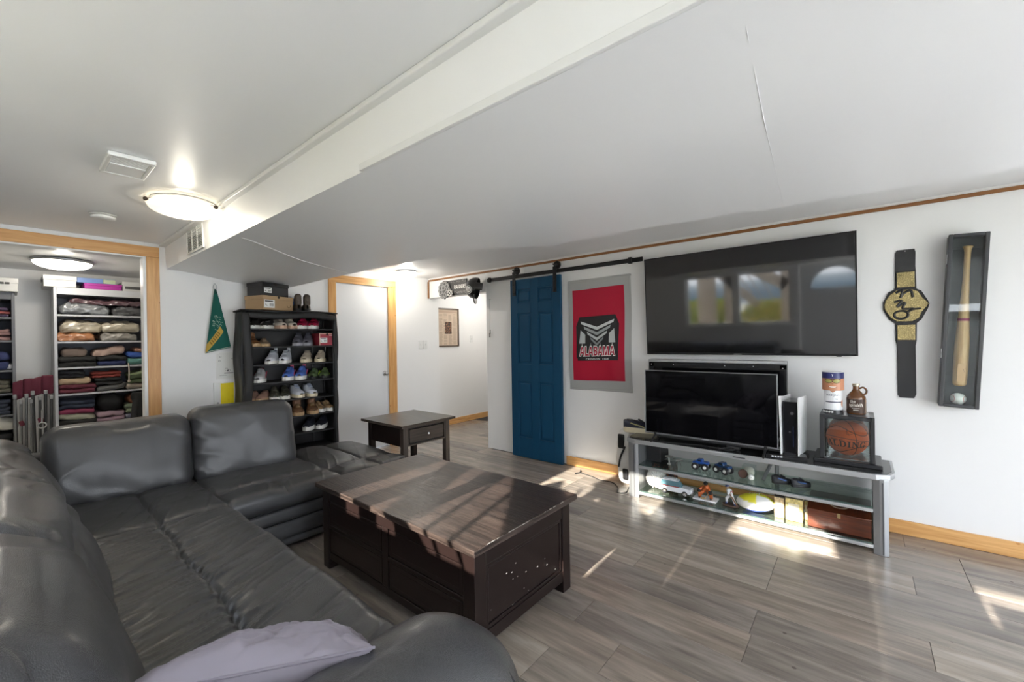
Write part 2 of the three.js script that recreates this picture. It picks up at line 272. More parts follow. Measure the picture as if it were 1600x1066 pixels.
{
  const t = thing('ceiling_light', 'flat round ceiling light with silver rim glowing inside the closet', 'ceiling light', [0.345, 2.15, -5.78]);
  obj('rim', lathe([[0.1, -0.001], [0.205, -0.001], [0.212, -0.012], [0.209, -0.026], [0.196, -0.027], [0.196, -0.012], [0.1, -0.012]], 48), silver, t);
  obj('diffuser', lathe([[0, -0.092], [0.1, -0.086], [0.16, -0.068], [0.19, -0.045], [0.1955, -0.03], [0.1955, -0.014], [0, -0.013]], 48), M(C(0.9, 0.9, 0.86), 0.4, { emissive: C(1, 0.95, 0.84), emissiveIntensity: 3.0 }), t);
  lampLight([0.345, 2.05, -5.78], 0.55, C(1, 0.92, 0.8), 0.04);
}
{  // hall lamp out of view, placed to light the hall walls
  const t = thing('ceiling_light', 'unseen ceiling light in the hall, placed to light the hall walls', 'ceiling light', [5.0, 2.15, -4.3]);
  obj('base_ring', lathe([[0, -0.001], [0.125, -0.001], [0.13, -0.012], [0, -0.012]], 36), whitePlastic, t);
  obj('diffuser', lathe([[0, -0.062], [0.07, -0.06], [0.115, -0.048], [0.125, -0.03], [0.122, -0.0125], [0, -0.0122]], 36), M(C(0.9, 0.9, 0.88), 0.4, { emissive: C(1, 0.96, 0.9), emissiveIntensity: 3 }), t);
  lampLight([5.0, 2.04, -4.3], 0.8, C(1, 0.95, 0.88), 0.04);
}
{
  const t = thing('smoke_detector', 'round white smoke detector on the ceiling near the closet opening', 'smoke detector', [0.418, 2.21, -3.87]);
  obj('base', lathe([[0, -0.001], [0.068, -0.001], [0.068, -0.012], [0, -0.012]], 32), whitePlastic, t);
  obj('cover', lathe([[0, -0.037], [0.04, -0.036], [0.06, -0.032], [0.064, -0.024], [0.063, -0.0125], [0, -0.0122]], 32), whitePlastic, t);
}
{
  const t = thing('exhaust_fan', 'white square ceiling exhaust fan with louvred grille and light lens', 'vent', [0.382, 2.21, -2.725]);
  const g = []; for (const [x0, x1, z0, z1] of [[-0.085, 0.085, -0.15, -0.125], [-0.085, 0.085, 0.125, 0.15], [-0.085, -0.066, -0.125, 0.125], [0.066, 0.085, -0.125, 0.125]]) g.push(bx(x0, x1, -0.022, -0.001, z0, z1, 0.006));
  obj('frame', g, whitePlastic, t);
  obj('lens', bx(-0.066, 0.066, -0.019, -0.004, -0.125, 0.02, 0.004), M(C(0.85, 0.85, 0.84), 0.3), t);
  obj('backing', bx(-0.066, 0.066, -0.004, -0.001, 0.02, 0.125, 0.001), greyPlastic, t);
  for (let i = 0; i < 7; i++) obj('slat', rb(0.132, 0.004, 0.009, 0, -0.012, 0.03 + i * 0.0148, 0.0015), whitePlastic, t);
}
{ // register in the side of the ductwork
  const t = thing('vent_register', 'white louvred air register set into the side of the ductwork box', 'vent', [0.892, 2.105, -3.74]);
  t.rotation.z = 0.03;
  const fr = [[-0.205, 0.205, 0.078, 0.09], [-0.205, 0.205, -0.09, -0.078], [-0.205, -0.19, -0.078, 0.078], [0.19, 0.205, -0.078, 0.078], [-0.07, -0.06, -0.078, 0.078], [0.06, 0.07, -0.078, 0.078]].map(([a, b, c, d]) => bx(-0.012, 0.0, c, d, a, b, 0.002));
  obj('frame', fr, whitePlastic, t);
  obj('backing', bx(-0.003, -0.001, -0.078, 0.078, -0.19, 0.19, 0.0005), M(C(0.02, 0.02, 0.022), 0.8), t);
  for (let c = 0; c < 3; c++) for (let i = 0; i < 13; i++) obj('louver', rb(0.007, 0.0035, 0.118, -0.008, -0.072 + i * 0.012, -0.127 + c * 0.127, 0.001).rotateZ(0), whitePlastic, t);
}
// ---------- things on the far wall ----------
{
  const t = thing('pennant', 'green felt pennant with gold band hanging point up from a wall hook', 'pennant', [1.25, 1.85, -4.655]);
  const n = 14, pos = [], uv = [];
  const g = new THREE.PlaneGeometry(1, 1, 8, 24), p = g.attributes.position;
  for (let i = 0; i < p.count; i++) { const u = p.getX(i) + 0.5, v = 0.5 - p.getY(i); p.setXYZ(i, mix(mix(-0.006, -0.085, v), mix(0.008, 0.118, Math.pow(v, 0.9)), u), mix(0, mix(-0.6, -0.55, u), v), 0.012 + 0.012 * Math.sin(u * 5 + v * 3) * v); }
  g.computeVertexNormals();
  const g2 = g.clone(); { const q = g2.attributes.position; for (let i = 0; i < q.count; i++) q.setZ(i, q.getZ(i) - 0.004); g2.index.array.reverse(); g2.computeVertexNormals(); }
  obj('felt', [g, g2], M(C(1, 1, 1), 0.85, { map: canvasTex(256, 512, (x, w, h) => {
    x.fillStyle = '#0f5a50'; x.fillRect(0, 0, w, h); x.fillStyle = '#0a443e'; x.fillRect(0, 0, w, 40);
    x.strokeStyle = '#b9c4b4'; x.lineWidth = 3; for (let i = 0; i < 26; i++) { x.beginPath(); const a = 40 + h2(i, 1) * 150, b = 210 + h2(i, 2) * 130; x.moveTo(a, b); x.quadraticCurveTo(a + 30 * h2(i, 3) - 10, b - 18, a + 36, b + 20 * h2(i, 5)); x.stroke(); }
    x.save(); x.translate(0, 500); x.rotate(-0.62); x.fillStyle = '#c6a24a'; x.fillRect(-20, -50, 270, 62); x.strokeStyle = '#7c5c1c'; x.lineWidth = 9; for (let i = 0; i < 6; i++) { x.beginPath(); x.moveTo(70 + i * 24, -38); x.lineTo(82 + i * 24, -2); x.stroke(); } x.restore();
    x.fillStyle = '#d8ddd0'; x.fillRect(0, h - 10, w, 5);
  }) }), t);
  obj('hook', [tube([[0, -0.02, 0.008], [-0.014, 0.02, 0.008], [0, 0.05, 0.008], [0.014, 0.02, 0.008], [0, -0.02, 0.008]], 0.003, 20), bar([0, 0.05, -0.02], [0, 0.05, 0.012], 0.004)], silver, t);
}
{
  const t = thing('wall_panel', 'white metal panel door low on the wall beside the shoe rack', 'panel', [1.325, 0.8, -4.68]);
  obj('door', bx(-0.095, 0.08, -0.2, 0.17, 0, 0.022, 0.004), whitePlastic, t);
  obj('latch', cyl(0.008, 0.008, 0.008, 16).rotateX(Math.PI / 2).translate(-0.065, -0.02, 0.025), silver, t);
}
tag(obj('notice', bx(1.284, 1.392, 0.6, 0.962, -4.657, -4.6555, 0.0005), M(C(1, 1, 1), 0.5, { map: rep(texData(64, 64, (x, y) => { const v = fbm(x / 9, y / 9); return [238 + v * 16, 214 + v * 20, 10 + v * 14]; }), 0.3, 0.3) })), 'bright yellow notice sheet stuck on the white metal panel', 'notice');
{
  const t = thing('poster', 'white sheet with small grey sketches taped above the yellow notice', 'poster', [1.33, 1.13, -4.68]);
  obj('sheet', [bx(-0.072, 0.09, -0.13, 0.13, 0.001, 0.004, 0.001)], paper, t);
  obj('print', planeUV(0.15, 0.24, 0.009, 0, 0.0045), M(C(1, 1, 1), 0.5, { map: canvasTex(160, 256, (x, w, h) => { x.fillStyle = '#dcdcd8'; x.fillRect(0, 0, w, h); x.strokeStyle = '#8b8b88'; x.fillStyle = '#777'; x.lineWidth = 3; for (const [a, b, r] of [[30, 40, 7], [20, 80, 8], [130, 60, 5], [80, 170, 14], [104, 180, 10]]) { x.beginPath(); x.arc(a, b, r, 0, 7); x.stroke(); } x.fillRect(60, 202, 80, 8); x.fillRect(20, 226, 60, 4); x.fillStyle = '#444'; x.fillRect(84, 176, 14, 14); }) }), t);
  objs('tape', [bx(-0.085, -0.05, 0.115, 0.135, 0.0045, 0.006, 0.0005), bx(0.06, 0.095, 0.115, 0.135, 0.0045, 0.006, 0.0005)], whitePlastic, t);
}
function switchPlate(label, gangs, pos) {
  const t = thing('light_switch', label, 'light switch', pos);
  for (let i = 0; i < gangs; i++) {
    const x = (i - (gangs - 1) / 2) * 0.074;
    const p = obj('plate', rb(0.07, 0.115, 0.006, x, 0, 0.003, 0.002), M(C(0.74, 0.74, 0.73), 0.35), t);
    obj('toggle', rb(0.012, 0.024, 0.014, x, 0, 0.009, 0.002), whitePlastic, p);
  }
}
switchPlate('two white light switch plates side by side right of the white door', 2, [3.69, 1.285, -4.68]);
switchPlate('single white light switch plate in the hall beside the framed newspaper', 1, [5.0, 1.36, -5.05]);
{
  const t = thing('picture_frame', 'dark wooden frame holding a newspaper page on the hall wall', 'picture', [4.38, 1.545, -5.05]);
  const W = 0.325, H = 0.305, fm = M(C(0.09, 0.06, 0.04), 0.45);
  obj('frame', [bx(-W, W, H - 0.022, H, 0, 0.022), bx(-W, W, -H, -H + 0.022, 0, 0.022), bx(-W, -W + 0.022, -H + 0.022, H - 0.022, 0, 0.022), bx(W - 0.022, W, -H + 0.022, H - 0.022, 0, 0.022)], fm, t);
  obj('print', planeUV(2 * W - 0.04, 2 * H - 0.04, 0, 0, 0.008), M(C(1, 1, 1), 0.7, { map: canvasTex(512, 480, (x, w, h) => {
    x.fillStyle = '#cdb9a4'; x.fillRect(0, 0, w, h); x.fillStyle = '#8d7b6b';
    for (let c = 0; c < 6; c++) for (let r = 0; r < 44; r++) { if (h2(c, r) > 0.12) x.fillRect(18 + c * 82, 60 + r * 9.4, 66 * (0.7 + 0.3 * h2(r, c)), 3); }
    x.fillStyle = '#b7a08c'; x.fillRect(18, 16, w - 36, 30); x.fillStyle = '#4a3a30'; x.fillRect(285, 165, 115, 160);
    for (let i = 0; i < 160; i++) { x.fillStyle = ['#7a4a34', '#2c2420', '#a0704e', '#5e5148'][i % 4]; x.fillRect(287 + h2(i, 1) * 104, 167 + h2(i, 2) * 148, 9, 9); }
  }) }), t);
}
// ---------- the lintel over the passage ----------
{
  const t = thing('wall_plaque', 'black plaque lettered RAIDERS above the passage beside the barn door', 'plaque', [3.8, 2.035, -4.11]);
  t.rotation.y = -Math.PI / 2; t.rotation.order = 'YXZ';
  obj('board', rb(0.43, 0.2, 0.014, 0.0, 0, 0.007, 0.003), M(C(0.03, 0.03, 0.032), 0.5), t);
  obj('lettering', planeUV(0.42, 0.19, 0, 0, 0.0146), M(C(1, 1, 1), 0.5, { map: canvasTex(512, 232, (x, w, h) => {
    x.fillStyle = '#2a2a2b'; x.fillRect(0, 0, w, h); x.fillStyle = '#8f8f8d'; for (let i = 0; i < 60; i++) x.fillRect(h2(i, 4) * w, 8 + h2(i, 5) * 30, 14, 4); for (let i = 0; i < 90; i++) x.fillRect(190 + h2(i, 6) * 310, 170 + h2(i, 7) * 46, 12, 4);
    x.fillStyle = '#e9e9e6'; x.font = 'bold 84px sans-serif'; x.textAlign = 'right'; x.save(); x.scale(0.8, 1); x.fillText('RAIDERS', w / 0.8 - 14, 138); x.restore();
  }) }), t);
}
{
  const t = thing('wall_disc', 'round grey patterned metal disc overlapping the lettered plaque', 'plaque', [3.78, 2.02, -4.315]);
  t.rotation.y = -Math.PI / 2;
  const out = loop(48, (i) => { const a = i / 48 * Math.PI * 2, r = i % 4 < 2 ? 0.125 : 0.115; return [r * Math.cos(a), r * Math.sin(a)]; });
  obj('disc', ext(out, 0.01, 0.002).translate(0, 0, -0.004), M(C(0.12, 0.12, 0.122), 0.5, { metalness: 0.4 }), t);
  obj('relief', loop(9, (i) => new THREE.TorusGeometry(0.022 + 0.004 * (i % 3), 0.005, 8, 20).translate(0.07 * Math.cos(i * 0.7), 0.07 * Math.sin(i * 0.7), 0.01)).concat([new THREE.TorusGeometry(0.034, 0.008, 8, 24).translate(-0.01, 0.03, 0.01), new THREE.TorusGeometry(0.106, 0.006, 8, 48).translate(0, 0, 0.009)]), M(C(0.36, 0.36, 0.36), 0.5, { metalness: 0.4 }), t);
}
{
  const t = thing('wall_badge', 'small pale cut-out badge between the grey disc and plaque', 'plaque', [3.764, 1.965, -4.19]); t.rotation.y = -Math.PI / 2;
  const out = loop(16, (i) => { const a = i / 16 * Math.PI * 2 + 0.2, r = i % 2 ? 0.062 : 0.045; return [r * Math.cos(a), r * 0.85 * Math.sin(a)]; });
  obj('badge', ext(out, 0.006, 0.001), M(C(0.45, 0.45, 0.44), 0.5), t);
  obj('rivet', [0, 1, 2, 3].map((i) => sph(0.009, 0.025 * Math.cos(i * 1.57), 0.02 * Math.sin(i * 1.57), 0.008, 10)), M(C(0.05, 0.05, 0.05), 0.5), t);
}
{ // batting helmet hung on the end of the rail, bill down
  const t = thing('batting_helmet', 'black batting helmet with round white badge hanging by the barn rail', 'helmet', [3.69, 1.975, -3.64]);
  { const y = new THREE.Vector3(-0.5, 0.14, -0.86).normalize(), x = new THREE.Vector3().crossVectors(y, new THREE.Vector3(0, -1, 0.12)).normalize(), z = new THREE.Vector3().crossVectors(x, y); t.quaternion.setFromRotationMatrix(new THREE.Matrix4().makeBasis(x, y, z)); t.scale.setScalar(1.18); }
  const gl = M(C(0.012, 0.012, 0.013), 0.25, { clearcoat: 0.5, clearcoatRoughness: 0.15 });
  const dome = (r) => new THREE.SphereGeometry(r, 36, 22, 0, Math.PI * 2, 0, Math.PI * 0.58).scale(0.92, 1.08, 1.12);
  obj('shell', [dome(0.1), dome(0.094)], gl, t);
  obj('bill', ext([[-0.072, 0.075], [-0.066, 0.125], [-0.035, 0.16], [0, 0.168], [0.035, 0.16], [0.066, 0.125], [0.072, 0.075], [0, 0.1]], 0.007, 0.002).rotateX(Math.PI / 2 + 0.12).translate(0, 0.004, 0), gl, t);
  obj('ear_flap', puff(0.018, 0.09, 0.075, 4, 8, 6, 0.008, [0.2, 0, 0]).translate(0.086, -0.05, -0.01), gl, t);
  const badgeTex = canvasTex(128, 128, (x) => { x.fillStyle = '#e8e8e4'; x.fillRect(0, 0, 128, 128); x.strokeStyle = '#333'; x.lineWidth = 10; x.beginPath(); x.arc(64, 64, 50, 0, 7); x.stroke(); x.lineWidth = 9; x.beginPath(); x.moveTo(36, 84); x.lineTo(52, 38); x.lineTo(68, 84); x.moveTo(66, 92); x.lineTo(96, 50); x.stroke(); });
  { const g = new THREE.SphereGeometry(0.103, 24, 8, 0, Math.PI * 2, 0, 0.36), uv = g.attributes.uv, p = g.attributes.position; for (let i = 0; i < p.count; i++) uv.setXY(i, 0.5 + p.getX(i) / 0.075, 0.5 - p.getZ(i) / 0.075); g.applyQuaternion(new THREE.Quaternion().setFromUnitVectors(new THREE.Vector3(0, 1, 0), new THREE.Vector3(0.85, 0.45, 0.3).normalize())); g.scale(0.92, 1.08, 1.12); obj('badge', g, M(C(1, 1, 1), 0.4, { map: badgeTex }), t); }
}
{
  const t = thing('key_chain', 'thin chain with small keys hanging on the wall beside the barn door', 'chain', [3.785, 1.83, -3.495]);
  obj('hook', bar([0.015, 0, 0], [-0.01, 0, 0], 0.003), blackMetal, t);
  obj('cord', tube([[-0.004, 0, 0], [-0.004, -0.2, 0.003], [-0.004, -0.37, 0]], 0.0025, 16, 6), M(C(0.4, 0.4, 0.38), 0.5), t);
  for (const [dy, dz, w] of [[-0.395, 0.004, 0.014], [-0.435, -0.004, 0.018]]) obj('key', rb(0.006, 0.055, w, -0.004, dy, dz, 0.002), M(C(0.25, 0.24, 0.22), 0.4, { metalness: 0.6 }), t);
}
// ---------- barn door ----------
{
  const t = thing('barn_rail', 'long black steel barn door rail with wall standoffs above blue door', 'rail', [3.752, 2.06, 0]);
  obj('bar', bx(-0.004, 0.004, -0.021, 0.021, -3.5, -1.54, 0.002), blackMetal, t);
  for (const z of [-3.42, -2.95, -2.2, -1.66]) obj('standoff', cyl(0.011, 0.011, 0.044, 16).rotateZ(Math.PI / 2).translate(0.026, 0, z), blackMetal, t);
  for (const z of [-3.46, -1.66]) obj('end_stop', bx(-0.018, 0.012, -0.03, 0.03, z - 0.018, z + 0.018, 0.004), blackMetal, t);
}
{
  const blue = M(C(0.008, 0.056, 0.118), 0.5, { specularIntensity: 0.35, bumpMap: rep(bumpFine, 0.05, 1.2), bumpScale: 0.0003 });
  const t = thing('barn_door', 'sliding blue six panel door hung from the black rail', 'door', [3.72, 0, -2.755]);
  const W = 0.34, H0 = 0.012, H1 = 2.012, D = 0.018;
  const rails = [[H0, 0.235], [0.865, 1.06], [1.63, 1.74], [1.9, H1]], st = [[-W, -W + 0.1], [-0.05, 0.05], [W - 0.1, W]];
  objs('stile', st.map(([a, b]) => bx(-D, D, H0, H1, a, b, 0.003, 'y')), blue, t);
  objs('crosspiece', rails.flatMap(([a, b]) => [bx(-D, D, a, b, -W + 0.1, -0.05, 0.003), bx(-D, D, a, b, 0.05, W - 0.1, 0.003)]), blue, t);
  for (const [a, b] of [[0.235, 0.865], [1.06, 1.63], [1.74, 1.9]]) for (const [c, d] of [[-W + 0.1, -0.05], [0.05, W - 0.1]]) {
    const g = bx(-0.004, 0.004, a, b, c, d, 0.001, 'y'), r = bx(-0.013, 0, a + 0.026, b - 0.026, c + 0.024, d - 0.024, 0.008, 'y');
    const p = r.attributes.position; const cy = (a + b) / 2, cz = (c + d) / 2; for (let i = 0; i < p.count; i++) if (p.getX(i) > -0.004) { p.setY(i, cy + (p.getY(i) - cy) * ((b - a - 0.006) / (b - a - 0.052))); p.setZ(i, cz + (p.getZ(i) - cz) * ((d - c - 0.006) / (d - c - 0.048))); }
    r.computeVertexNormals(); obj('panel', [g, r], blue, t);
  }
  for (const z of [-W + 0.062, W - 0.062]) {
    const h = obj('hanger', [bx(-0.031, -0.0185, 1.83, 2.1, z - 0.02, z + 0.02, 0.002), bx(-0.031, 0.03, 2.118, 2.132, z - 0.02, z + 0.02, 0.002)], blackMetal, t);
    obj('wheel', cyl(0.042, 0.042, 0.018, 28).rotateZ(Math.PI / 2).translate(0.0295, 2.1225, z), blackMetal, h);
    obj('bolt', [1.86, 1.95].map((y) => sph(0.009, -0.031, y, z, 10)), blackMetal, h);
  }
}
// ---------- wall banner ----------
{
  const t = thing('wall_banner', 'crimson banner with grey border lettered ALABAMA CRIMSON TIDE hung on white wall', 'banner', [3.792, 1.375, -2.02]);
  t.rotation.y = -Math.PI / 2;
  const g = new THREE.PlaneGeometry(0.69, 1.13, 40, 60), p = g.attributes.position;
  for (let i = 0; i < p.count; i++) { const x = p.getX(i), y = p.getY(i); p.setZ(i, 0.004 + 0.0035 * Math.sin(x * 17 + y * 2) * (0.4 + fbm(x * 6 + 9, y * 4 + 3)) + 0.004 * (fbm(x * 9 + 20, y * 9 + 20) - 0.4)); p.setX(i, x + 0.004 * Math.sin(y * 7)); p.setY(i, y + 0.006 * Math.sin(x * 6)); }
  g.computeVertexNormals();
  const cloth = canvasTex(640, 1048, (x, w, h) => {
    x.fillStyle = '#a9aaa8'; x.fillRect(0, 0, w, h);
    x.strokeStyle = '#9a9b99'; x.lineWidth = 2; x.strokeRect(18, 18, w - 36, h - 36);
    x.fillStyle = '#b00730'; x.fillRect(44, 92, w - 110, h - 184);
    // plain generic emblem in grey, white and black above the lettering
    x.save(); x.translate(300, 500); x.lineJoin = 'round'; x.lineWidth = 14; x.strokeStyle = '#1d1d1f';
    const path = (pts, fill, lw = 10) => { x.beginPath(); pts.forEach(([a, b], i) => (i ? x.lineTo(a, b) : x.moveTo(a, b))); x.closePath(); x.fillStyle = fill; x.fill(); x.lineWidth = lw; x.stroke(); };
    path([[-180, -140], [180, -140], [214, -60], [206, 132], [-206, 132], [-214, -60]], '#232325', 16);
    for (let i = 0; i < 4; i++) { const q = 178 - i * 34, y0 = -112 + i * 50; path([[-q, y0], [0, y0 + 62], [q, y0], [q - 8, y0 + 34], [0, y0 + 98], [-q + 8, y0 + 34]], ['#d4d8d7', '#a3a9a9', '#c6cbca', '#8f9595'][i], 6); }
    path([[-176, -30], [-120, 20], [-120, 108], [-190, 108]], '#b9bebd', 6); path([[176, -30], [120, 20], [120, 108], [190, 108]], '#b9bebd', 6);
    x.restore();
    x.fillStyle = '#1d1d1f'; x.fillRect(84, 628, 430, 118);
    x.save(); x.translate(300, 722); x.scale(0.84, 1.28); x.font = 'bold 92px sans-serif'; x.textAlign = 'center'; x.lineWidth = 12; x.strokeStyle = '#eceae6'; x.strokeText('ALABAMA', 0, 0); x.fillStyle = '#a8062e'; x.fillText('ALABAMA', 0, 0); x.restore();
    x.fillStyle = '#1d1d1f'; x.fillRect(96, 734, 416, 34); x.save(); x.translate(304, 762); x.scale(1.28, 0.9); x.font = 'bold 26px sans-serif'; x.textAlign = 'center'; x.fillStyle = '#d9d9d6'; x.fillText('CRIMSON  TIDE', 0, 0); x.restore();
  });
  obj('cloth', g, M(C(1, 1, 1), 0.42, { map: cloth, sheen: 0.2, sheenColor: C(1, 1, 1), sheenRoughness: 0.4 }), t);
  objs('hem', [bx(-0.345, 0.345, 0.555, 0.566, -0.004, 0.004, 0.002), bx(-0.345, 0.345, -0.566, -0.558, -0.004, 0.004, 0.002)], M(C(0.36, 0.365, 0.36), 0.6), t);
}
// ---------- championship belt and bat case ----------
{
  const t = thing('championship_belt', 'black leather wrestling belt with gold plates hung vertically on the wall', 'belt', [3.8, 1.525, 0.228]);
  t.rotation.y = -Math.PI / 2; t.rotation.order = 'YXZ';
  const leather = M(C(0.03, 0.03, 0.032), 0.5, { bumpMap: rep(bumpLeather, 0.2, 0.2), bumpScale: 0.0008 });
  const goldTex = texData(256, 256, (x, y) => { const v = fbm(x / 12, y / 12, 4), w = Math.abs(Math.sin(x / 9 + 4 * vn(x / 30, y / 30)) * Math.sin(y / 9 + 4 * vn(y / 30, x / 30))); const s = 0.62 + 0.5 * v * w; return [224 * s, 205 * s, 150 * s]; });
  const gold = M(C(1, 0.97, 0.9), 0.3, { metalness: 0.9, map: rep(goldTex, 0.1, 0.1), bumpMap: rep(goldTex, 0.1, 0.1), bumpScale: 0.002 });
  const S = [[-0.04, 0.362], [0.045, 0.362], [0.05, 0.34], [0.048, 0.25], [0.05, 0.22], [0.052, 0.1], [0.075, 0.085], [0.105, 0.02], [0.112, 0], [0.105, -0.03], [0.075, -0.1], [0.052, -0.125], [0.05, -0.24], [0.045, -0.27], [0.045, -0.59], [0.035, -0.617], [-0.035, -0.617], [-0.045, -0.6], [-0.045, -0.27], [-0.052, -0.24], [-0.052, -0.125], [-0.085, -0.095], [-0.112, -0.03], [-0.112, 0.02], [-0.085, 0.085], [-0.052, 0.105], [-0.05, 0.24], [-0.048, 0.34]];
  obj('strap', ext(S, 0.006, 0.002), leather, t);
  for (const y of [0.163, -0.185]) obj('side_plate', ext([[-0.043, -0.05], [0.043, -0.05], [0.043, 0.05], [-0.043, 0.05]], 0.006, 0.002).translate(0, y, 0.008), gold, t);
  const main = obj('main_plate', ext([[-0.045, 0.096], [0.03, 0.098], [0.06, 0.08], [0.075, 0.045], [0.098, 0.015], [0.108, 0], [0.098, -0.018], [0.075, -0.05], [0.062, -0.09], [0.03, -0.112], [-0.045, -0.112], [-0.075, -0.085], [-0.103, -0.03], [-0.106, 0.0], [-0.1, 0.03], [-0.075, 0.07]], 0.008, 0.003).translate(0, 0, 0.008), gold, t);
  const L = (pts) => tube(pts.map(([a, b]) => [a, b, 0.02]), 0.007, 40, 8);
  objs('lettering', [L([[-0.05, 0.078], [-0.018, 0.094], [-0.026, 0.044]]), L([[-0.025, 0.05], [-0.01, 0.072], [0.022, 0.09], [0.034, 0.044]]), L([[-0.058, 0.018], [-0.02, 0.026], [-0.044, -0.014], [-0.002, 0.013], [-0.016, -0.026], [0.036, -0.03]]), tube(loop(18, (i) => { const a = i / 18 * Math.PI * 2; return [-0.024 + 0.034 * Math.cos(a), -0.068 + 0.026 * Math.sin(a), 0.02]; }), 0.007, 50, 8, true), L([[0.005, -0.052], [0.035, -0.034], [0.07, -0.03]])], blackPlastic, main);
  obj('snap', sph(0.005, 0, 0.35, 0.009, 10), chrome, t);
}
{
  const t = thing('bat_case', 'tall black glazed display case holding a baseball bat on wall', 'display case', [3.8, 1.403, 0.478]);
  t.rotation.order = 'YXZ'; t.rotation.y = -Math.PI / 2; t.rotation.z = 0.052 * -1;
  const W = 0.082, H = 0.525, D = 0.085, fr = M(C(0.045, 0.047, 0.05), 0.35);
  obj('back_panel', bx(-W, W, -H, H, 0.002, 0.008, 0.001), M(C(0.1, 0.105, 0.11), 0.8), t);
  obj('side', [bx(-W, -W + 0.01, -H, H, 0.008, D, 0.002), bx(W - 0.01, W, -H, H, 0.008, D, 0.002), bx(-W + 0.01, W - 0.01, H - 0.01, H, 0.008, D, 0.002), bx(-W + 0.01, W - 0.01, -H, -H + 0.01, 0.008, D, 0.002)], fr, t);
  obj('door_frame', [bx(-W - 0.004, -W + 0.016, -H - 0.004, H + 0.004, D, D + 0.018, 0.004), bx(W - 0.016, W + 0.004, -H - 0.004, H + 0.004, D, D + 0.018, 0.004), bx(-W + 0.016, W - 0.016, H - 0.016, H + 0.004, D, D + 0.018, 0.004), bx(-W + 0.016, W - 0.016, -H - 0.004, -H + 0.016, D, D + 0.018, 0.004)], fr, t);
  obj('pane', bx(-W + 0.016, W - 0.016, -H + 0.016, H - 0.016, D + 0.005, D + 0.007, 0.0005), clearGlass, t);
  for (const y of [0.45, -0.33]) obj('bracket', bx(-W + 0.012, W - 0.012, y - 0.006, y + 0.006, 0.009, 0.03, 0.002), greyPlastic, t);
  objs('hinge', [0.38, -0.2].map((y) => bx(-W - 0.006, -W - 0.0005, y - 0.03, y + 0.03, D - 0.01, D + 0.012, 0.001)), chrome, t);
  const bat = thing('baseball_bat', 'pale wooden baseball bat standing knob up inside the glazed case', 'bat', [0, 0, 0]);
  bat.position.copy(t.position); bat.rotation.copy(t.rotation);
  const ash = M(C(0.95, 0.95, 0.92), 0.4, { map: rep(woodTex(512, 64, [226, 186, 134], [196, 150, 96], 4.4, 0, 0.7), 0.5, 0.08) });
  obj('barrel', boxUV(lathe([[0, -0.4], [0.022, -0.398], [0.031, -0.385], [0.033, -0.3], [0.0325, -0.15], [0.026, 0.0], [0.018, 0.15], [0.0145, 0.3], [0.0145, 0.42], [0.018, 0.445], [0.022, 0.45], [0.023, 0.458], [0.0, 0.463]], 28), 'y').translate(0.005, 0, 0.045), ash, bat);
  obj('band', lathe([[0.0262, 0.002], [0.0275, 0.004], [0.0258, 0.018], [0.0248, 0.018]], 28).translate(0.005, -0.0, 0.045), M(C(0.35, 0.05, 0.12), 0.5), bat);
  obj('stamp', bx(-0.012, 0.024, -0.37, -0.26, 0.074, 0.0788, 0.001), M(C(1, 1, 1), 0.5, { map: rep(canvasTex(128, 256, (x, w, h) => { x.fillStyle = '#d3a878'; x.fillRect(0, 0, w, h); x.fillStyle = '#5a4028'; for (let i = 0; i < 26; i++) x.fillRect(20 + (i % 3) * 34, 10 + i * 9, 20 * h2(i, 8) + 6, 4); }), 0.036, 0.11) }), bat);
  const ball = thing('baseball', 'white baseball resting at the foot of the glazed bat case', 'ball', [0, 0, 0]);
  ball.position.copy(t.position); ball.rotation.copy(t.rotation);
  obj('cover', sph(0.036, 0.003, -0.478, 0.046, 28), M(C(0.78, 0.77, 0.73), 0.5), ball);
  obj('stitching', [-1, 1].map((s) => tube(loop(20, (i) => { const a = i / 20 * Math.PI * 2, x = 0.0245 + 0.006 * Math.cos(2 * a); const yy = Math.cos(a), zz = Math.sin(a), k = Math.sqrt(Math.max(0, 0.0362 ** 2 - x * x)); return [0.003 + s * x, -0.478 + yy * k, 0.046 + zz * k]; }), 0.0012, 60, 5, true)), M(C(0.4, 0.03, 0.03), 0.6), ball);
}
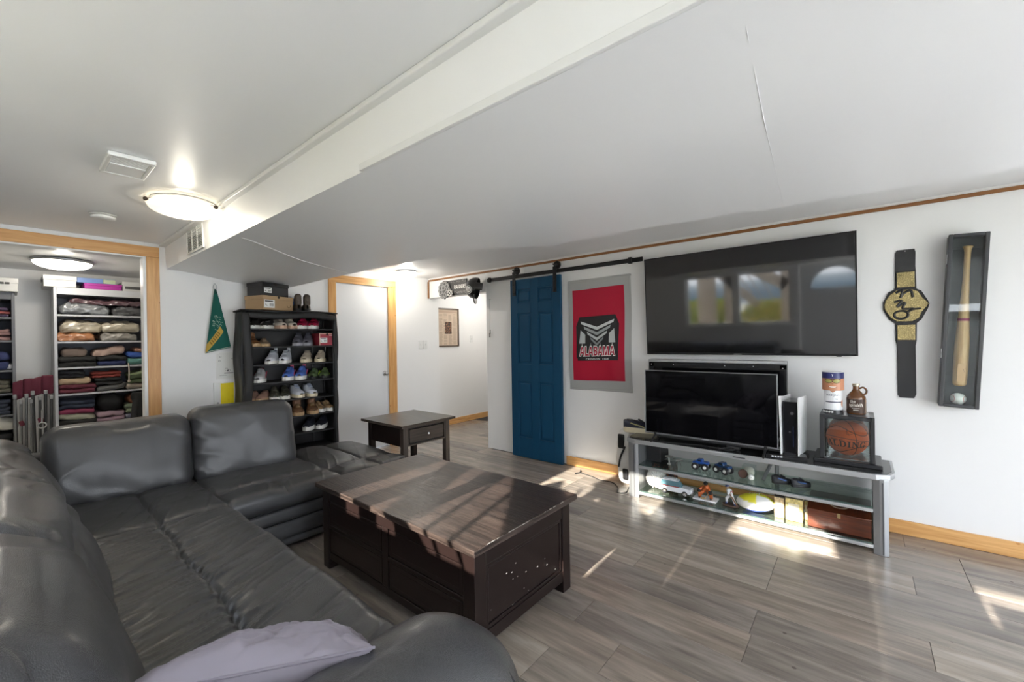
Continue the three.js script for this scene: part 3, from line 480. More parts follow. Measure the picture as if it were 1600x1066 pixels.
// ---------- shoes (toe towards +z, sole on y = 0) ----------
function shoeParts(t, o) {
  const { L = 0.27, W = 0.095, H = 0.1, sole = 0.028, upper, soleMat, lining = blackPlastic, accent, lace, shaft = 0, toe = 0.45 } = o;
  const wid = (s) => W / 2 * (0.78 + 0.3 * Math.sin(cl((s - 0.15) / 0.85) * Math.PI * 0.85)) * Math.sqrt(cl(1 - Math.pow(Math.abs(s * 2 - 1), 5))) + 0.001;
  const foot = []; for (let i = 0; i <= 18; i++) foot.push([wid(i / 18), (i / 18 - 0.5) * L]); for (let i = 17; i > 0; i--) foot.push([-wid(i / 18), (i / 18 - 0.5) * L]);
  obj('sole', ext(foot, sole, 0.004).rotateX(Math.PI / 2).translate(0, sole, 0).scale(1, 1, -1).scale(1, 1, -1), soleMat, t);
  const hh = (s) => { const heel = H - sole, k = cl((s - 0.3) / 0.45); return mix(heel, heel * toe, sm(k)) * Math.sqrt(cl(1 - Math.pow(cl((s - 0.55) / 0.46), 4))) * (s < 0.06 ? 0.86 + s * 2.3 : 1); };
  const NS = 22, NA = 14, g = new THREE.PlaneGeometry(1, 1, NA, NS), p = g.attributes.position;
  for (let i = 0; i <= NS; i++) for (let j = 0; j <= NA; j++) {
    const s = 0.01 + 0.975 * i / NS, a = Math.PI * j / NA, w = wid(s) * 0.94, h = Math.max(0.004, hh(s));
    let y = Math.pow(Math.sin(a), 0.62) * h; if (s > 0.08 && s < 0.4) y = Math.min(y, h * (0.93 - 0.12 * Math.sin((s - 0.08) / 0.32 * Math.PI)));
    p.setXYZ(i * (NA + 1) + j, w * Math.cos(a) * (1 - 0.28 * Math.pow(Math.sin(a), 2) * (h / H)), sole + y, (s - 0.5) * L);
  }
  g.index.array.reverse(); g.computeVertexNormals(); { const nn = g.attributes.normal; if (nn.getY(Math.floor(NS / 2) * (NA + 1) + NA / 2) < 0) { g.index.array.reverse(); g.computeVertexNormals(); } }
  const up = obj('upper', boxUV(mergeVertices(g).toNonIndexed()), upper, t);
  if (shaft) obj('shaft', [puff(W * 0.72, shaft, L * 0.42, 6, 5, 8, W * 0.22, [0.06, 0, 0.06]).translate(0, H + shaft / 2 - 0.035, -L * 0.26)], upper, t);
  const oy = shaft ? H + shaft - 0.034 : H * 0.965 - 0.002;
  obj('lining', [new THREE.SphereGeometry(1, 16, 8).scale(W * 0.27, 0.006, L * 0.16).rotateX(shaft ? 0 : 0.12).translate(0, oy, -L * 0.25)], lining, t);
  if (!o.noTongue) obj('tongue', [puff(W * 0.42, 0.01, L * 0.24, 5, 2, 6, 0.004).rotateX(0.5).translate(0, sole + (H - sole) * 0.82, L * 0.045)], lace ?? upper, t);
  if (accent) for (const s of [-1, 1]) obj('stripe', tube([[s * W * 0.515, sole + 0.012, L * 0.14], [s * W * 0.495, sole + (H - sole) * 0.34, 0], [s * W * 0.46, sole + (H - sole) * 0.62, -L * 0.26]], 0.0055, 10, 6), accent, t);
  if (o.heelTab) obj('heel_tab', puff(W * 0.34, H * 0.5, 0.012, 4, 5, 3, 0.005).translate(0, H * 0.95, -L * 0.475), o.heelTab, t);
}
function shoe(name, label, category, pos, turn, o, group) { const t = thing(name, label, category, pos, turn, group); shoeParts(t, o); return t; }
const cloth = (c, r = 0.75) => M(c, r, { bumpMap: rep(bumpCloth, 0.03, 0.03), bumpScale: 0.0006 });
const rubberWhite = M(C(0.75, 0.74, 0.7), 0.5), rubberBlack = M(C(0.015, 0.015, 0.016), 0.6), rubberTan = M(C(0.45, 0.3, 0.16), 0.6), rubberCream = M(C(0.72, 0.63, 0.45), 0.55);

// ---------- televisions ----------
const screenBlack = M(C(0.0035, 0.0035, 0.0045), 0.07, { clearcoat: 1, clearcoatRoughness: 0.04, ior: 1.6 });
{
  const t = thing('television', 'large black wall television with glossy dark screen mounted above the media stand', 'television', [3.73, 1.612, -0.762]);
  t.rotation.order = 'YXZ'; t.rotation.y = -Math.PI / 2; t.rotation.x = 0.049;
  const W = 0.745, H = 0.43;
  obj('housing', [bx(-W, W, -H, H, -0.03, 0.004, 0.004), bx(-0.45, 0.45, -0.36, 0.1, -0.058, -0.03, 0.01)], blackPlastic, t);
  obj('bezel', [bx(-W, -W + 0.009, -H, H, 0.004, 0.01, 0.002), bx(W - 0.009, W, -H, H, 0.004, 0.01, 0.002), bx(-W + 0.009, W - 0.009, H - 0.009, H, 0.004, 0.01, 0.002), bx(-W + 0.009, W - 0.009, -H, -H + 0.016, 0.004, 0.01, 0.002)], M(C(0.02, 0.02, 0.022), 0.3, { metalness: 0.5 }), t);
  obj('screen', bx(-W + 0.009, W - 0.009, -H + 0.016, H - 0.009, 0.004, 0.007, 0.0005), screenBlack, t);
  obj('mount', [bx(-0.2, 0.2, -0.15, 0.15, -0.066, -0.05, 0.002)], blackMetal, t);
  obj('badge', bx(-0.03, 0.03, -H + 0.004, -H + 0.01, 0.0101, 0.0112, 0.0003), M(C(0.3, 0.3, 0.3), 0.4), t);
  obj('sensor', bx(W - 0.12, W - 0.09, -H - 0.006, -H + 0.0005, -0.012, 0.006, 0.002), blackPlastic, t);
}
{
  const t = thing('television', 'older black television panel with silver top edge standing behind the smaller one', 'television', [3.66, 0.49, -0.935]);
  t.rotation.y = -Math.PI / 2;
  obj('housing', bx(-0.515, 0.515, 0.0, 0.655, -0.03, 0.018, 0.006), M(C(0.008, 0.008, 0.009), 0.2), t);
  obj('bezel', [bx(-0.515, -0.47, 0.02, 0.625, 0.018, 0.026, 0.003), bx(0.47, 0.515, 0.02, 0.625, 0.018, 0.026, 0.003), bx(-0.515, 0.515, 0.59, 0.628, 0.018, 0.026, 0.003)], M(C(0.01, 0.01, 0.012), 0.15), t);
  obj('trim', [bx(-0.515, 0.515, 0.63, 0.655, 0.0185, 0.034, 0.004), bx(-0.515, 0.515, 0.0, 0.019, 0.0185, 0.034, 0.004)], silver, t);
  obj('screen', bx(-0.47, 0.47, 0.03, 0.59, 0.0182, 0.02, 0.0005), screenBlack, t);
  obj('screw', [[-0.49, 0.61], [-0.3, 0.61], [0.1, 0.61], [0.3, 0.61], [0.49, 0.6], [-0.49, 0.5]].map(([x, y]) => sph(0.006, x, y, 0.0265, 8)), chrome, t);
}
{
  const t = thing('television', 'smaller black television with dusty screen on splayed feet on the media stand', 'television', [3.43, 0.8, -0.928]);
  t.rotation.order = 'YXZ'; t.rotation.y = -Math.PI / 2; t.rotation.x = -0.01;
  const W = 0.476, H = 0.263;
  obj('housing', [bx(-W, W, -H, H, -0.022, 0.004, 0.004), bx(-0.3, 0.3, -0.24, 0.05, -0.05, -0.022, 0.012)], blackPlastic, t);
  obj('bezel', [bx(-W, -W + 0.006, -H, H, 0.004, 0.009, 0.002), bx(W - 0.006, W, -H, H, 0.004, 0.009, 0.002), bx(-W + 0.006, W - 0.006, H - 0.006, H, 0.004, 0.009, 0.002), bx(-W + 0.006, W - 0.006, -H, -H + 0.012, 0.004, 0.009, 0.002)], M(C(0.3, 0.3, 0.31), 0.3, { metalness: 0.7 }), t);
  obj('screen', bx(-W + 0.006, W - 0.006, -H + 0.012, H - 0.006, 0.004, 0.0065, 0.0005), M(C(0.004, 0.004, 0.005), 0.16, { roughnessMap: texData(256, 256, (x, y) => { const n = fbm(x / 40, y / 40, 4), v = 60 + 190 * cl((n - 0.5) * 5); return [v, v, v]; }, false) }), t);
  for (const x of [-0.39, 0.4]) obj('foot', [bar([x, -H + 0.005, -0.01], [x + 0.0, -0.309, 0.105], 0.008), bar([x, -H + 0.005, -0.01], [x, -0.309, -0.115], 0.008), rb(0.02, 0.03, 0.05, x, -H + 0.0, -0.01, 0.004)], blackPlastic, t);
  obj('badge', bx(-0.025, 0.025, -H + 0.003, -H + 0.008, 0.0091, 0.01, 0.0003), M(C(0.5, 0.5, 0.5), 0.4), t);
}
// ---------- media stand ----------
{
  const t = thing('media_stand', 'long silver media stand with glass shelves under the televisions', 'tv stand', [0, 0, 0]);
  const al = M(C(0.36, 0.37, 0.38), 0.36, { metalness: 0.75 }), smoke = M(C(0.03, 0.031, 0.033), 0.12), rail = M(C(0.5, 0.51, 0.52), 0.35, { metalness: 0.6 });
  for (const [z0, z1] of [[-1.52, -1.435], [0.045, 0.115]]) {
    const s = ext([[3.335, z0 + 0.03], [3.345, z0], [3.74, z0], [3.74, z1], [3.345, z1], [3.335, z1 - 0.02]], 0.452, 0.004).rotateX(Math.PI / 2).translate(0, 0.456, 0);
    const l = obj('leg', s, al, t);
    obj('groove', [bx(3.331, 3.336, 0.01, 0.44, (z0 + z1) / 2 + 0.006, (z0 + z1) / 2 + 0.012, 0.0005)], greyPlastic, l);
  }
  const top = [[3.33, -1.46], [3.36, -1.54], [3.44, -1.56], [3.76, -1.56], [3.76, 0.15], [3.44, 0.15], [3.36, 0.125], [3.33, 0.06]];
  obj('top_frame', ext(top, 0.026, 0.004).rotateX(Math.PI / 2).translate(0, 0.482, 0), rail, t);
  obj('top_panel', ext(top.map(([x, z]) => [3.545 + (x - 3.545) * 0.93, -0.705 + (z + 0.705) * 0.983]), 0.006, 0.002).rotateX(Math.PI / 2).translate(0, 0.4875, 0), smoke, t);
  const glassG = M(C(0.78, 0.86, 0.83), 0.03, { transmission: 1, thickness: 0, ior: 1.5 });
  for (const [y, n] of [[0.278, 0], [0.06, 1]]) {
    const shelf = obj('glass_shelf', bx(3.35, 3.74, y - 0.004, y + 0.004, -1.434, 0.0445, 0.001), glassG, t);
    obj('front_rail', bx(3.334, 3.352, y - 0.026, y - 0.0045, -1.434, 0.0445, 0.004), rail, shelf);
    obj('glass_edge', bx(3.3475, 3.3498, y - 0.004, y + 0.004, -1.434, 0.0445, 0.0005), M(C(0.04, 0.07, 0.06), 0.2), shelf);
    obj('back_rail', bx(3.72, 3.738, y - 0.026, y - 0.0045, -1.434, 0.0445, 0.004), rail, shelf);
  }
  obj('support', [bar([3.5, 0.285, -0.56], [3.7, 0.456, -0.5], 0.012), bar([3.7, 0.0, -0.5], [3.7, 0.456, -0.5], 0.014)], al, t);
  obj('logo_strip', bx(3.3285, 3.3298, 0.462, 0.47, -0.72, -0.64, 0.0005), greyPlastic, t);
}
// ---------- on top of the stand ----------
{
  const t = thing('game_console', 'tall white and black game console standing upright on the media stand', 'game console', [3.55, 0.488, -0.372], -0.1);
  const core = [[-0.038, 0.02], [0.038, 0.02], [0.047, 0.34], [0.042, 0.388], [-0.042, 0.388], [-0.047, 0.34]];
  obj('core', [ext(core, 0.22, 0.006).translate(0, 0, -0.11).rotateY(Math.PI / 2)], M(C(0.01, 0.01, 0.012), 0.18), t);
  for (const s of [-1, 1]) {
    const g = new THREE.BoxGeometry(0.265, 0.4, 0.006, 12, 16, 1), p = g.attributes.position;
    for (let i = 0; i < p.count; i++) { const x = p.getX(i), v = (p.getY(i) + 0.2) / 0.4, u = -x / 0.1325; p.setZ(i, p.getZ(i) + s * (0.045 + 0.005 * v + 0.006 * cl(u) * cl(u)) ); p.setX(i, x - 0.02 * v * v * (x < 0 ? 1 : 0)); p.setY(i, p.getY(i) + 0.215 + 0.012 * v * (u > 0 ? u : 0)); }
    g.computeVertexNormals(); obj('side_plate', g, M(C(0.82, 0.82, 0.82), 0.4), t);
  }
  obj('stand', cyl(0.085, 0.09, 0.014, 36, 0, 0.007, 0), blackPlastic, t);
  obj('button', [cyl(0.011, 0.011, 0.004, 20).rotateZ(Math.PI / 2).translate(-0.119, 0.31, 0.014), cyl(0.006, 0.006, 0.004, 16).rotateZ(Math.PI / 2).translate(-0.119, 0.18, 0.0)], chrome, t);
  obj('slot', [bx(-0.1185, -0.1165, 0.08, 0.22, 0.018, 0.021, 0.0005)], M(C(0.03, 0.05, 0.15), 0.3), t);
}
{
  const t = thing('cable_box', 'flat black receiver box with pale display digits before the game console', 'media player', [3.43, 0.488, -0.41]); t.rotation.y = 0.18;
  obj('case', bx(-0.05, 0.05, 0, 0.026, -0.12, 0.12, 0.004), M(C(0.012, 0.012, 0.013), 0.2), t);
  obj('display', [0, 1, 2, 3].map((i) => bx(-0.0515, -0.0502, 0.009, 0.019, -0.085 + i * 0.017, -0.073 + i * 0.017, 0.0004)), M(C(0.5, 0.52, 0.55), 0.4), t);
}
{
  const t = thing('power_cable', 'tangled black power cables lying along the stand beneath the smaller television', 'cable', [0, 0.492, 0]);
  obj('cable', [tube([[3.37, 0, -1.32], [3.36, 0, -1.2], [3.39, 0, -1.08], [3.42, 0, -0.95], [3.4, 0.004, -0.86], [3.44, 0, -0.78], [3.46, 0.002, -0.7]], 0.0045, 50), tube([[3.4, 0.002, -0.9], [3.37, 0.008, -0.82], [3.43, 0.01, -0.76], [3.38, 0.012, -0.72], [3.36, 0.006, -0.78], [3.42, 0.004, -0.84]], 0.005, 50)], rubberBlack, t);
  obj('adapter', rb(0.05, 0.026, 0.09, 3.44, 0.014, -0.74, 0.008), blackPlastic, t);
}
{
  const t = thing('display_case', 'dark framed clear cube case with basketball inside at the end of stand', 'display case', [3.59, 0.488, -0.08]);
  const fr = M(C(0.025, 0.026, 0.028), 0.3), W = 0.128, D = 0.118, H = 0.318;
  obj('base', [bx(-0.155, 0.15, 0, 0.03, -0.175, 0.175, 0.008)], M(C(0.014, 0.014, 0.016), 0.25), t);
  obj('floor_panel', bx(-D + 0.01, D - 0.01, 0.031, 0.035, -W + 0.01, W - 0.01, 0.001), M(C(0.5, 0.5, 0.5), 0.12, { metalness: 0.9 }), t);
  const posts = []; for (const x of [-D, D]) for (const z of [-W, W]) posts.push(bx(x - 0.012, x + 0.012, 0.03, H, z - 0.012, z + 0.012, 0.003));
  objs('post', posts, fr, t);
  obj('top_frame', [bx(-D - 0.012, -D + 0.014, H - 0.026, H, -W, W, 0.003), bx(D - 0.014, D + 0.012, H - 0.026, H, -W, W, 0.003), bx(-D, D, H - 0.026, H, -W - 0.012, -W + 0.014, 0.003), bx(-D, D, H - 0.026, H, W - 0.014, W + 0.012, 0.003)], fr, t);
  obj('top_pane', bx(-D + 0.014, D - 0.014, H - 0.006, H - 0.001, -W + 0.014, W - 0.014, 0.001), M(C(0.3, 0.31, 0.32), 0.08), t);
  for (const z of [-W, W]) obj('pane', bx(-D + 0.012, D - 0.012, 0.036, H - 0.027, z - 0.0015, z + 0.0015, 0.0005), clearGlass, t);
  obj('pane', bx(-D - 0.0015, -D + 0.0015, 0.036, H - 0.027, -W + 0.012, W - 0.012, 0.0005), clearGlass, t);
  obj('back_panel', bx(D - 0.0015, D + 0.0015, 0.036, H - 0.027, -W + 0.012, W - 0.012, 0.0005), M(C(0.5, 0.51, 0.52), 0.1, { metalness: 0.9 }), t);
  obj('ball_holder', new THREE.TorusGeometry(0.04, 0.006, 8, 28).rotateX(Math.PI / 2).translate(0, 0.041, 0), clearGlass, t);
}
{
  const t = thing('basketball', 'orange basketball lettered SPALDING with black seams inside the clear cube case', 'ball', [3.59, 0.642, -0.08]);
  const R = 0.113;
  const tex = canvasTex(1024, 512, (x, w, h) => { x.fillStyle = '#b0501f'; x.fillRect(0, 0, w, h); for (let i = 0; i < 5000; i++) { x.fillStyle = i % 2 ? 'rgba(60,20,5,0.16)' : 'rgba(230,130,70,0.14)'; x.fillRect(h2(i, 1) * w, h2(i, 2) * h, 2.5, 2.5); }
    x.fillStyle = '#1c100c'; x.font = 'bold 84px serif'; x.textAlign = 'center'; x.fillText('SPALDING', 512, 322); x.font = 'bold 22px sans-serif'; x.fillText('GAME BALL', 500, 262); x.lineWidth = 3; x.strokeStyle = '#2a1610'; x.beginPath(); x.moveTo(540, 150); x.quadraticCurveTo(580, 110, 570, 170); x.quadraticCurveTo(556, 210, 620, 190); x.moveTo(560, 130); x.lineTo(590, 205); x.stroke(); });
  const g = new THREE.SphereGeometry(R, 48, 32); g.rotateY(Math.PI - 0.36); 
  obj('cover', g, M(C(1, 1, 1), 0.55, { map: tex, bumpMap: rep(bumpLeather, 0.1, 0.1), bumpScale: 0.0006 }), t);
  const circ = (n) => { const q = new THREE.Quaternion().setFromUnitVectors(new THREE.Vector3(0, 0, 1), new THREE.Vector3(...n).normalize()); return new THREE.TorusGeometry(R - 0.0005, 0.0022, 6, 72).applyQuaternion(q); };
  const curve = (s) => tube(loop(40, (i) => { const a = i / 40 * Math.PI * 2, y = s * (0.52 + 0.22 * Math.cos(2 * a)), k = Math.sqrt(1 - y * y); return [R * k * Math.cos(a + 0.6), R * y, R * k * Math.sin(a + 0.6)]; }), 0.0022, 100, 6, true);
  obj('seam', [circ([0.12, 1, 0.1]), circ([0.5, 0.1, 1]), curve(1), curve(-1)], rubberBlack, t);
}
{
  const t = thing('coin_bank', 'round tin bank printed as a ballplayer in sunglasses and white jersey', 'coin bank', [3.56, 0.806, -0.15]);
  obj('base', cyl(0.052, 0.056, 0.026, 32, 0, 0.013, 0), blackPlastic, t);
  obj('foot_print', loop(5, (i) => { const a = Math.PI * 0.62 + i * 0.28; return sph(0.007, 0.053 * Math.cos(a), 0.012, 0.053 * Math.sin(a) * -1 + 0.0, 10); }), whitePlastic, t);
  const wrap = (r0, r1, h, y, tex) => obj('sleeve', new THREE.CylinderGeometry(r0, r1, h, 48, 1, true).translate(0, y, 0), M(C(1, 1, 1), 0.35, { map: tex }), t);
  wrap(0.05, 0.05, 0.13, 0.091, canvasTex(1024, 416, (x, w, h) => { x.fillStyle = '#e6e7e9'; x.fillRect(0, 0, w, h); x.save(); x.translate(w * 0.75 - 512 + 256, 0); x.fillStyle = '#1c2440'; x.font = 'bold 46px serif'; x.textAlign = 'center'; x.fillText('BLUE JAYS', 256, 118); x.font = 'bold 40px sans-serif'; x.fillText('19', 320, 200); x.fillRect(110, 240, 320, 22); x.fillStyle = '#c98d6c'; x.beginPath(); x.ellipse(470, 280, 46, 80, 0, 0, 7); x.fill(); x.beginPath(); x.moveTo(196, 0); x.lineTo(316, 0); x.lineTo(256, 50); x.fill(); x.restore(); }));
  wrap(0.06, 0.06, 0.118, 0.216, canvasTex(1024, 328, (x, w, h) => { x.fillStyle = '#c88a67'; x.fillRect(0, 0, w, h); x.fillStyle = '#2a2f66'; x.fillRect(0, 0, w, 112); x.save(); x.translate(w * 0.75 - 512, 0); x.fillStyle = '#e8e8ea'; x.font = 'bold 50px sans-serif'; x.textAlign = 'center'; x.fillText('T', 512, 70); x.fillStyle = '#2c2a1c'; x.fillRect(390, 118, 250, 18); x.fillStyle = '#a9a25a'; x.beginPath(); x.ellipse(450, 158, 56, 34, 0.12, 0, 7); x.fill(); x.beginPath(); x.ellipse(574, 158, 56, 34, -0.12, 0, 7); x.fill(); x.lineWidth = 7; x.strokeStyle = '#2c2a1c'; for (const [c, r] of [[450, 0.12], [574, -0.12]]) { x.beginPath(); x.ellipse(c, 158, 58, 36, r, 0, 7); x.stroke(); } x.fillStyle = '#a86d4e'; x.beginPath(); x.ellipse(512, 210, 18, 12, 0, 0, 7); x.fill(); x.fillStyle = '#f0e6dc'; x.beginPath(); x.ellipse(512, 258, 54, 18, 0, 0, Math.PI); x.fill(); x.strokeStyle = '#7d4632'; x.lineWidth = 4; x.beginPath(); x.ellipse(512, 256, 64, 24, 0, 0.1, 3.04); x.stroke(); x.restore(); }));
  obj('lid', cyl(0.0595, 0.0598, 0.008, 40, 0, 0.274, 0), M(C(0.75, 0.75, 0.78), 0.35), t);
  obj('collar', cyl(0.0595, 0.0505, 0.006, 40, 0, 0.157, 0), M(C(0.55, 0.36, 0.27), 0.45), t);
}
{
  const t = thing('growler', 'brown glass growler jug with loop handle and white print beside the tin bank', 'jug', [3.58, 0.806, -0.03]);
  const amber = M(C(0.12, 0.045, 0.012), 0.06, { clearcoat: 0.6 });
  obj('body', lathe([[0, 0], [0.048, 0.001], [0.053, 0.008], [0.053, 0.1], [0.048, 0.122], [0.03, 0.146], [0.02, 0.158], [0.0175, 0.17], [0.0175, 0.188]], 40), amber, t);
  obj('cap', cyl(0.02, 0.02, 0.016, 28, 0, 0.193, 0), M(C(0.42, 0.38, 0.3), 0.35, { metalness: 0.7 }), t);
  obj('handle', tube([[0.0, 0.17, 0.017], [0.0, 0.178, 0.036], [0.0, 0.162, 0.052], [0.0, 0.14, 0.05], [0, 0.13, 0.036]], 0.006, 24), amber, t);
  obj('print', new THREE.CylinderGeometry(0.0534, 0.0534, 0.09, 32, 1, true, Math.PI * 1.18, Math.PI * 0.62).translate(0, 0.058, 0), M(C(1, 1, 1), 0.5, { map: canvasTex(512, 300, (x, w, h) => { x.fillStyle = '#3a2110'; x.fillRect(0, 0, w, h); x.fillStyle = '#e9e4da'; x.textAlign = 'center'; x.font = 'bold 92px sans-serif'; x.fillText('the', 180, 84); x.fillText('spindrift', 262, 160); x.fillRect(150, 190, 200, 8); x.font = 'bold 30px sans-serif'; x.fillText('BREWING', 256, 246); }) }), t);
}
// ---------- shelves of the stand ----------
const Y1 = 0.2825, Y0 = 0.0645;
{
  const t = thing('storage_box', 'black box at the left end of the upper glass shelf', 'box', [3.6, Y1, -1.37]);
  obj('body', bx(-0.1, 0.1, 0, 0.128, -0.06, 0.06, 0.004), M(C(0.012, 0.012, 0.014), 0.4), t);
  obj('lid', bx(-0.102, 0.102, 0.1285, 0.143, -0.062, 0.062, 0.004), M(C(0.016, 0.016, 0.018), 0.4), t);
}
{
  const t = thing('toy_mushroom_stand', 'tiny flat-topped stand on thin stem beside the black box', 'ornament', [3.5, Y1, -1.235]);
  obj('top', new THREE.SphereGeometry(1, 20, 10).scale(0.03, 0.008, 0.036).translate(0, 0.062, 0), M(C(0.2, 0.2, 0.18), 0.5), t);
  obj('stem', cyl(0.003, 0.006, 0.06, 12, 0, 0.03, 0), M(C(0.35, 0.36, 0.33), 0.5), t);
  obj('foot', cyl(0.014, 0.016, 0.006, 20, 0, 0.003, 0), M(C(0.4, 0.41, 0.38), 0.5), t);
}
{
  const t = thing('toy_drone', 'small grey toy drone with crossed arms on upper glass shelf', 'toy', [3.5, Y1, -1.16]); t.rotation.y = 0.5;
  const m = M(C(0.2, 0.2, 0.18), 0.5);
  obj('body', rb(0.026, 0.014, 0.026, 0, 0.045, 0, 0.005), m, t);
  objs('arm', [bar([-0.032, 0.048, -0.032], [0.032, 0.048, 0.032], 0.0035), bar([-0.032, 0.048, 0.032], [0.032, 0.048, -0.032], 0.0035)], m, t);
  objs('leg', [bar([-0.02, 0, -0.016], [-0.008, 0.04, -0.008], 0.0022), bar([0.02, 0, 0.016], [0.008, 0.04, 0.008], 0.0022), bar([0.02, 0, -0.016], [0.008, 0.04, -0.008], 0.0022), bar([-0.02, 0, 0.016], [-0.008, 0.04, 0.008], 0.0022)], m, t);
}
function monsterTruck(label, pos, turn, color) {
  const t = thing('toy_monster_truck', label, 'toy truck', pos, turn, 'toy monster trucks on the glass shelf');
  const b = M(color, 0.3, { clearcoat: 0.5 });
  obj('body', [ext([[-0.058, 0.048], [0.056, 0.048], [0.058, 0.062], [0.034, 0.066], [0.022, 0.084], [-0.012, 0.086], [-0.018, 0.066], [-0.056, 0.066]], 0.044, 0.003).translate(0, 0, -0.022)], b, t);
  obj('window', [bx(-0.008, 0.018, 0.068, 0.08, -0.0265, 0.0265, 0.001)], blackPlastic, t);
  obj('chassis', bx(-0.045, 0.045, 0.03, 0.048, -0.012, 0.012, 0.002), greyPlastic, t);
  for (const x of [-0.036, 0.036]) for (const z of [-0.032, 0.032]) { const w = obj('wheel', new THREE.TorusGeometry(0.019, 0.0095, 12, 26).scale(1, 1, 1.15).translate(x, 0.0285, z), rubberBlack, t); obj('hub', cyl(0.0125, 0.0125, 0.02, 18).rotateX(Math.PI / 2).translate(x, 0.0285, z), whitePlastic, w); }
  return t;
}
monsterTruck('bright blue toy monster truck, the one nearer the toy drone', [3.5, Y1, -0.985], Math.PI / 2, C(0.02, 0.1, 0.42));
monsterTruck('dark blue toy monster truck, the one nearer the glazed baseball', [3.5, Y1, -0.825], Math.PI / 2 - 0.35, C(0.012, 0.05, 0.16));
{
  const t = thing('ball_cube', 'clear acrylic cube holding a cream baseball on upper glass shelf', 'display case', [3.54, Y1, -0.655]);
  obj('cube', [bx(-0.042, -0.039, 0, 0.085, -0.042, 0.042, 0.001), bx(0.039, 0.042, 0, 0.085, -0.042, 0.042, 0.001), bx(-0.039, 0.039, 0, 0.085, -0.042, -0.039, 0.001), bx(-0.039, 0.039, 0, 0.085, 0.039, 0.042, 0.001), bx(-0.039, 0.039, 0.082, 0.085, -0.039, 0.039, 0.001)], clearGlass, t);
  const b = tag(obj('baseball', sph(0.0365, 3.54, Y1 + 0.038, -0.655, 28), M(C(0.62, 0.57, 0.5), 0.55)), 'cream baseball inside the small acrylic cube', 'ball');
  const c = thing('coaster', 'round brown leather disc leaning against the acrylic cube', 'coaster', [3.475, Y1 + 0.031, -0.685]); c.rotation.set(0, 0, -0.25);
  obj('disc', cyl(0.031, 0.031, 0.007, 32).rotateZ(Math.PI / 2), M(C(0.1, 0.05, 0.035), 0.7), c); obj('rim', new THREE.TorusGeometry(0.029, 0.0035, 8, 32).rotateY(Math.PI / 2).translate(-0.002, 0, 0), M(C(0.07, 0.035, 0.025), 0.7), c);
  const s = thing('golf_ball', 'small white ball in front of the acrylic cube', 'ball', [3.455, Y1 + 0.0205, -0.628]);
  obj('cover', sph(0.0205, 0, 0, 0, 24), whitePlastic, s); obj('mark', sph(0.003, -0.019, 0.004, 0.006, 8), greyPlastic, s);
}
{
  const o = { L: 0.135, W: 0.052, H: 0.055, sole: 0.014, upper: M(C(0.012, 0.013, 0.018), 0.5), soleMat: M(C(0.01, 0.01, 0.012), 0.5), accent: M(C(0.06, 0.12, 0.3), 0.4) };
  shoe('toy_cleat', 'small black cleat on upper glass shelf, the one nearer the acrylic cube', 'shoe', [3.52, Y1, -0.445], 0.5, o, 'small black cleats');
  shoe('toy_cleat', 'small black cleat on upper glass shelf, the one nearer the basketball case', 'shoe', [3.52, Y1, -0.335], 0.7, o, 'small black cleats');
}
{
  const t = thing('plush_toy', 'white shaggy plush ball at the sunlit end of lower shelf', 'plush toy', [3.5, Y0 + 0.083, -1.345]);
  obj('core', sph(0.066, 0, 0, 0, 20), whitePlastic, t);
  const sp = []; for (let i = 0; i < 260; i++) { const y = 1 - 2 * (i + 0.5) / 260, a = i * 2.39996, k = Math.sqrt(1 - y * y), d = new THREE.Vector3(k * Math.cos(a), y, k * Math.sin(a)); const g = new THREE.ConeGeometry(0.009, 0.026 + 0.014 * h2(i, 3), 5); g.applyQuaternion(new THREE.Quaternion().setFromUnitVectors(new THREE.Vector3(0, 1, 0), d)); g.translate(d.x * 0.072, d.y * 0.072, d.z * 0.072); if (d.y * 0.072 > -0.064) sp.push(g); }
  const fur = obj('fur', sp, M(C(0.8, 0.78, 0.74), 0.9), t); fur.userData.kind = 'stuff';
}
{
  const t = thing('storage_bin', 'dark bin with orange speckles behind the white plush ball', 'box', [3.66, Y0, -1.34]);
  obj('body', bx(-0.06, 0.06, 0, 0.17, -0.085, 0.1, 0.006), M(C(1, 1, 1), 0.6, { map: rep(texData(64, 64, (x, y) => h2(x >> 2, y >> 2) > 0.86 ? [190, 90, 40] : [38, 30, 30]), 0.12, 0.12) }), t);
  obj('rim', [bx(-0.064, 0.064, 0.1705, 0.182, -0.089, 0.104, 0.004)], M(C(0.02, 0.018, 0.018), 0.5), t);
}
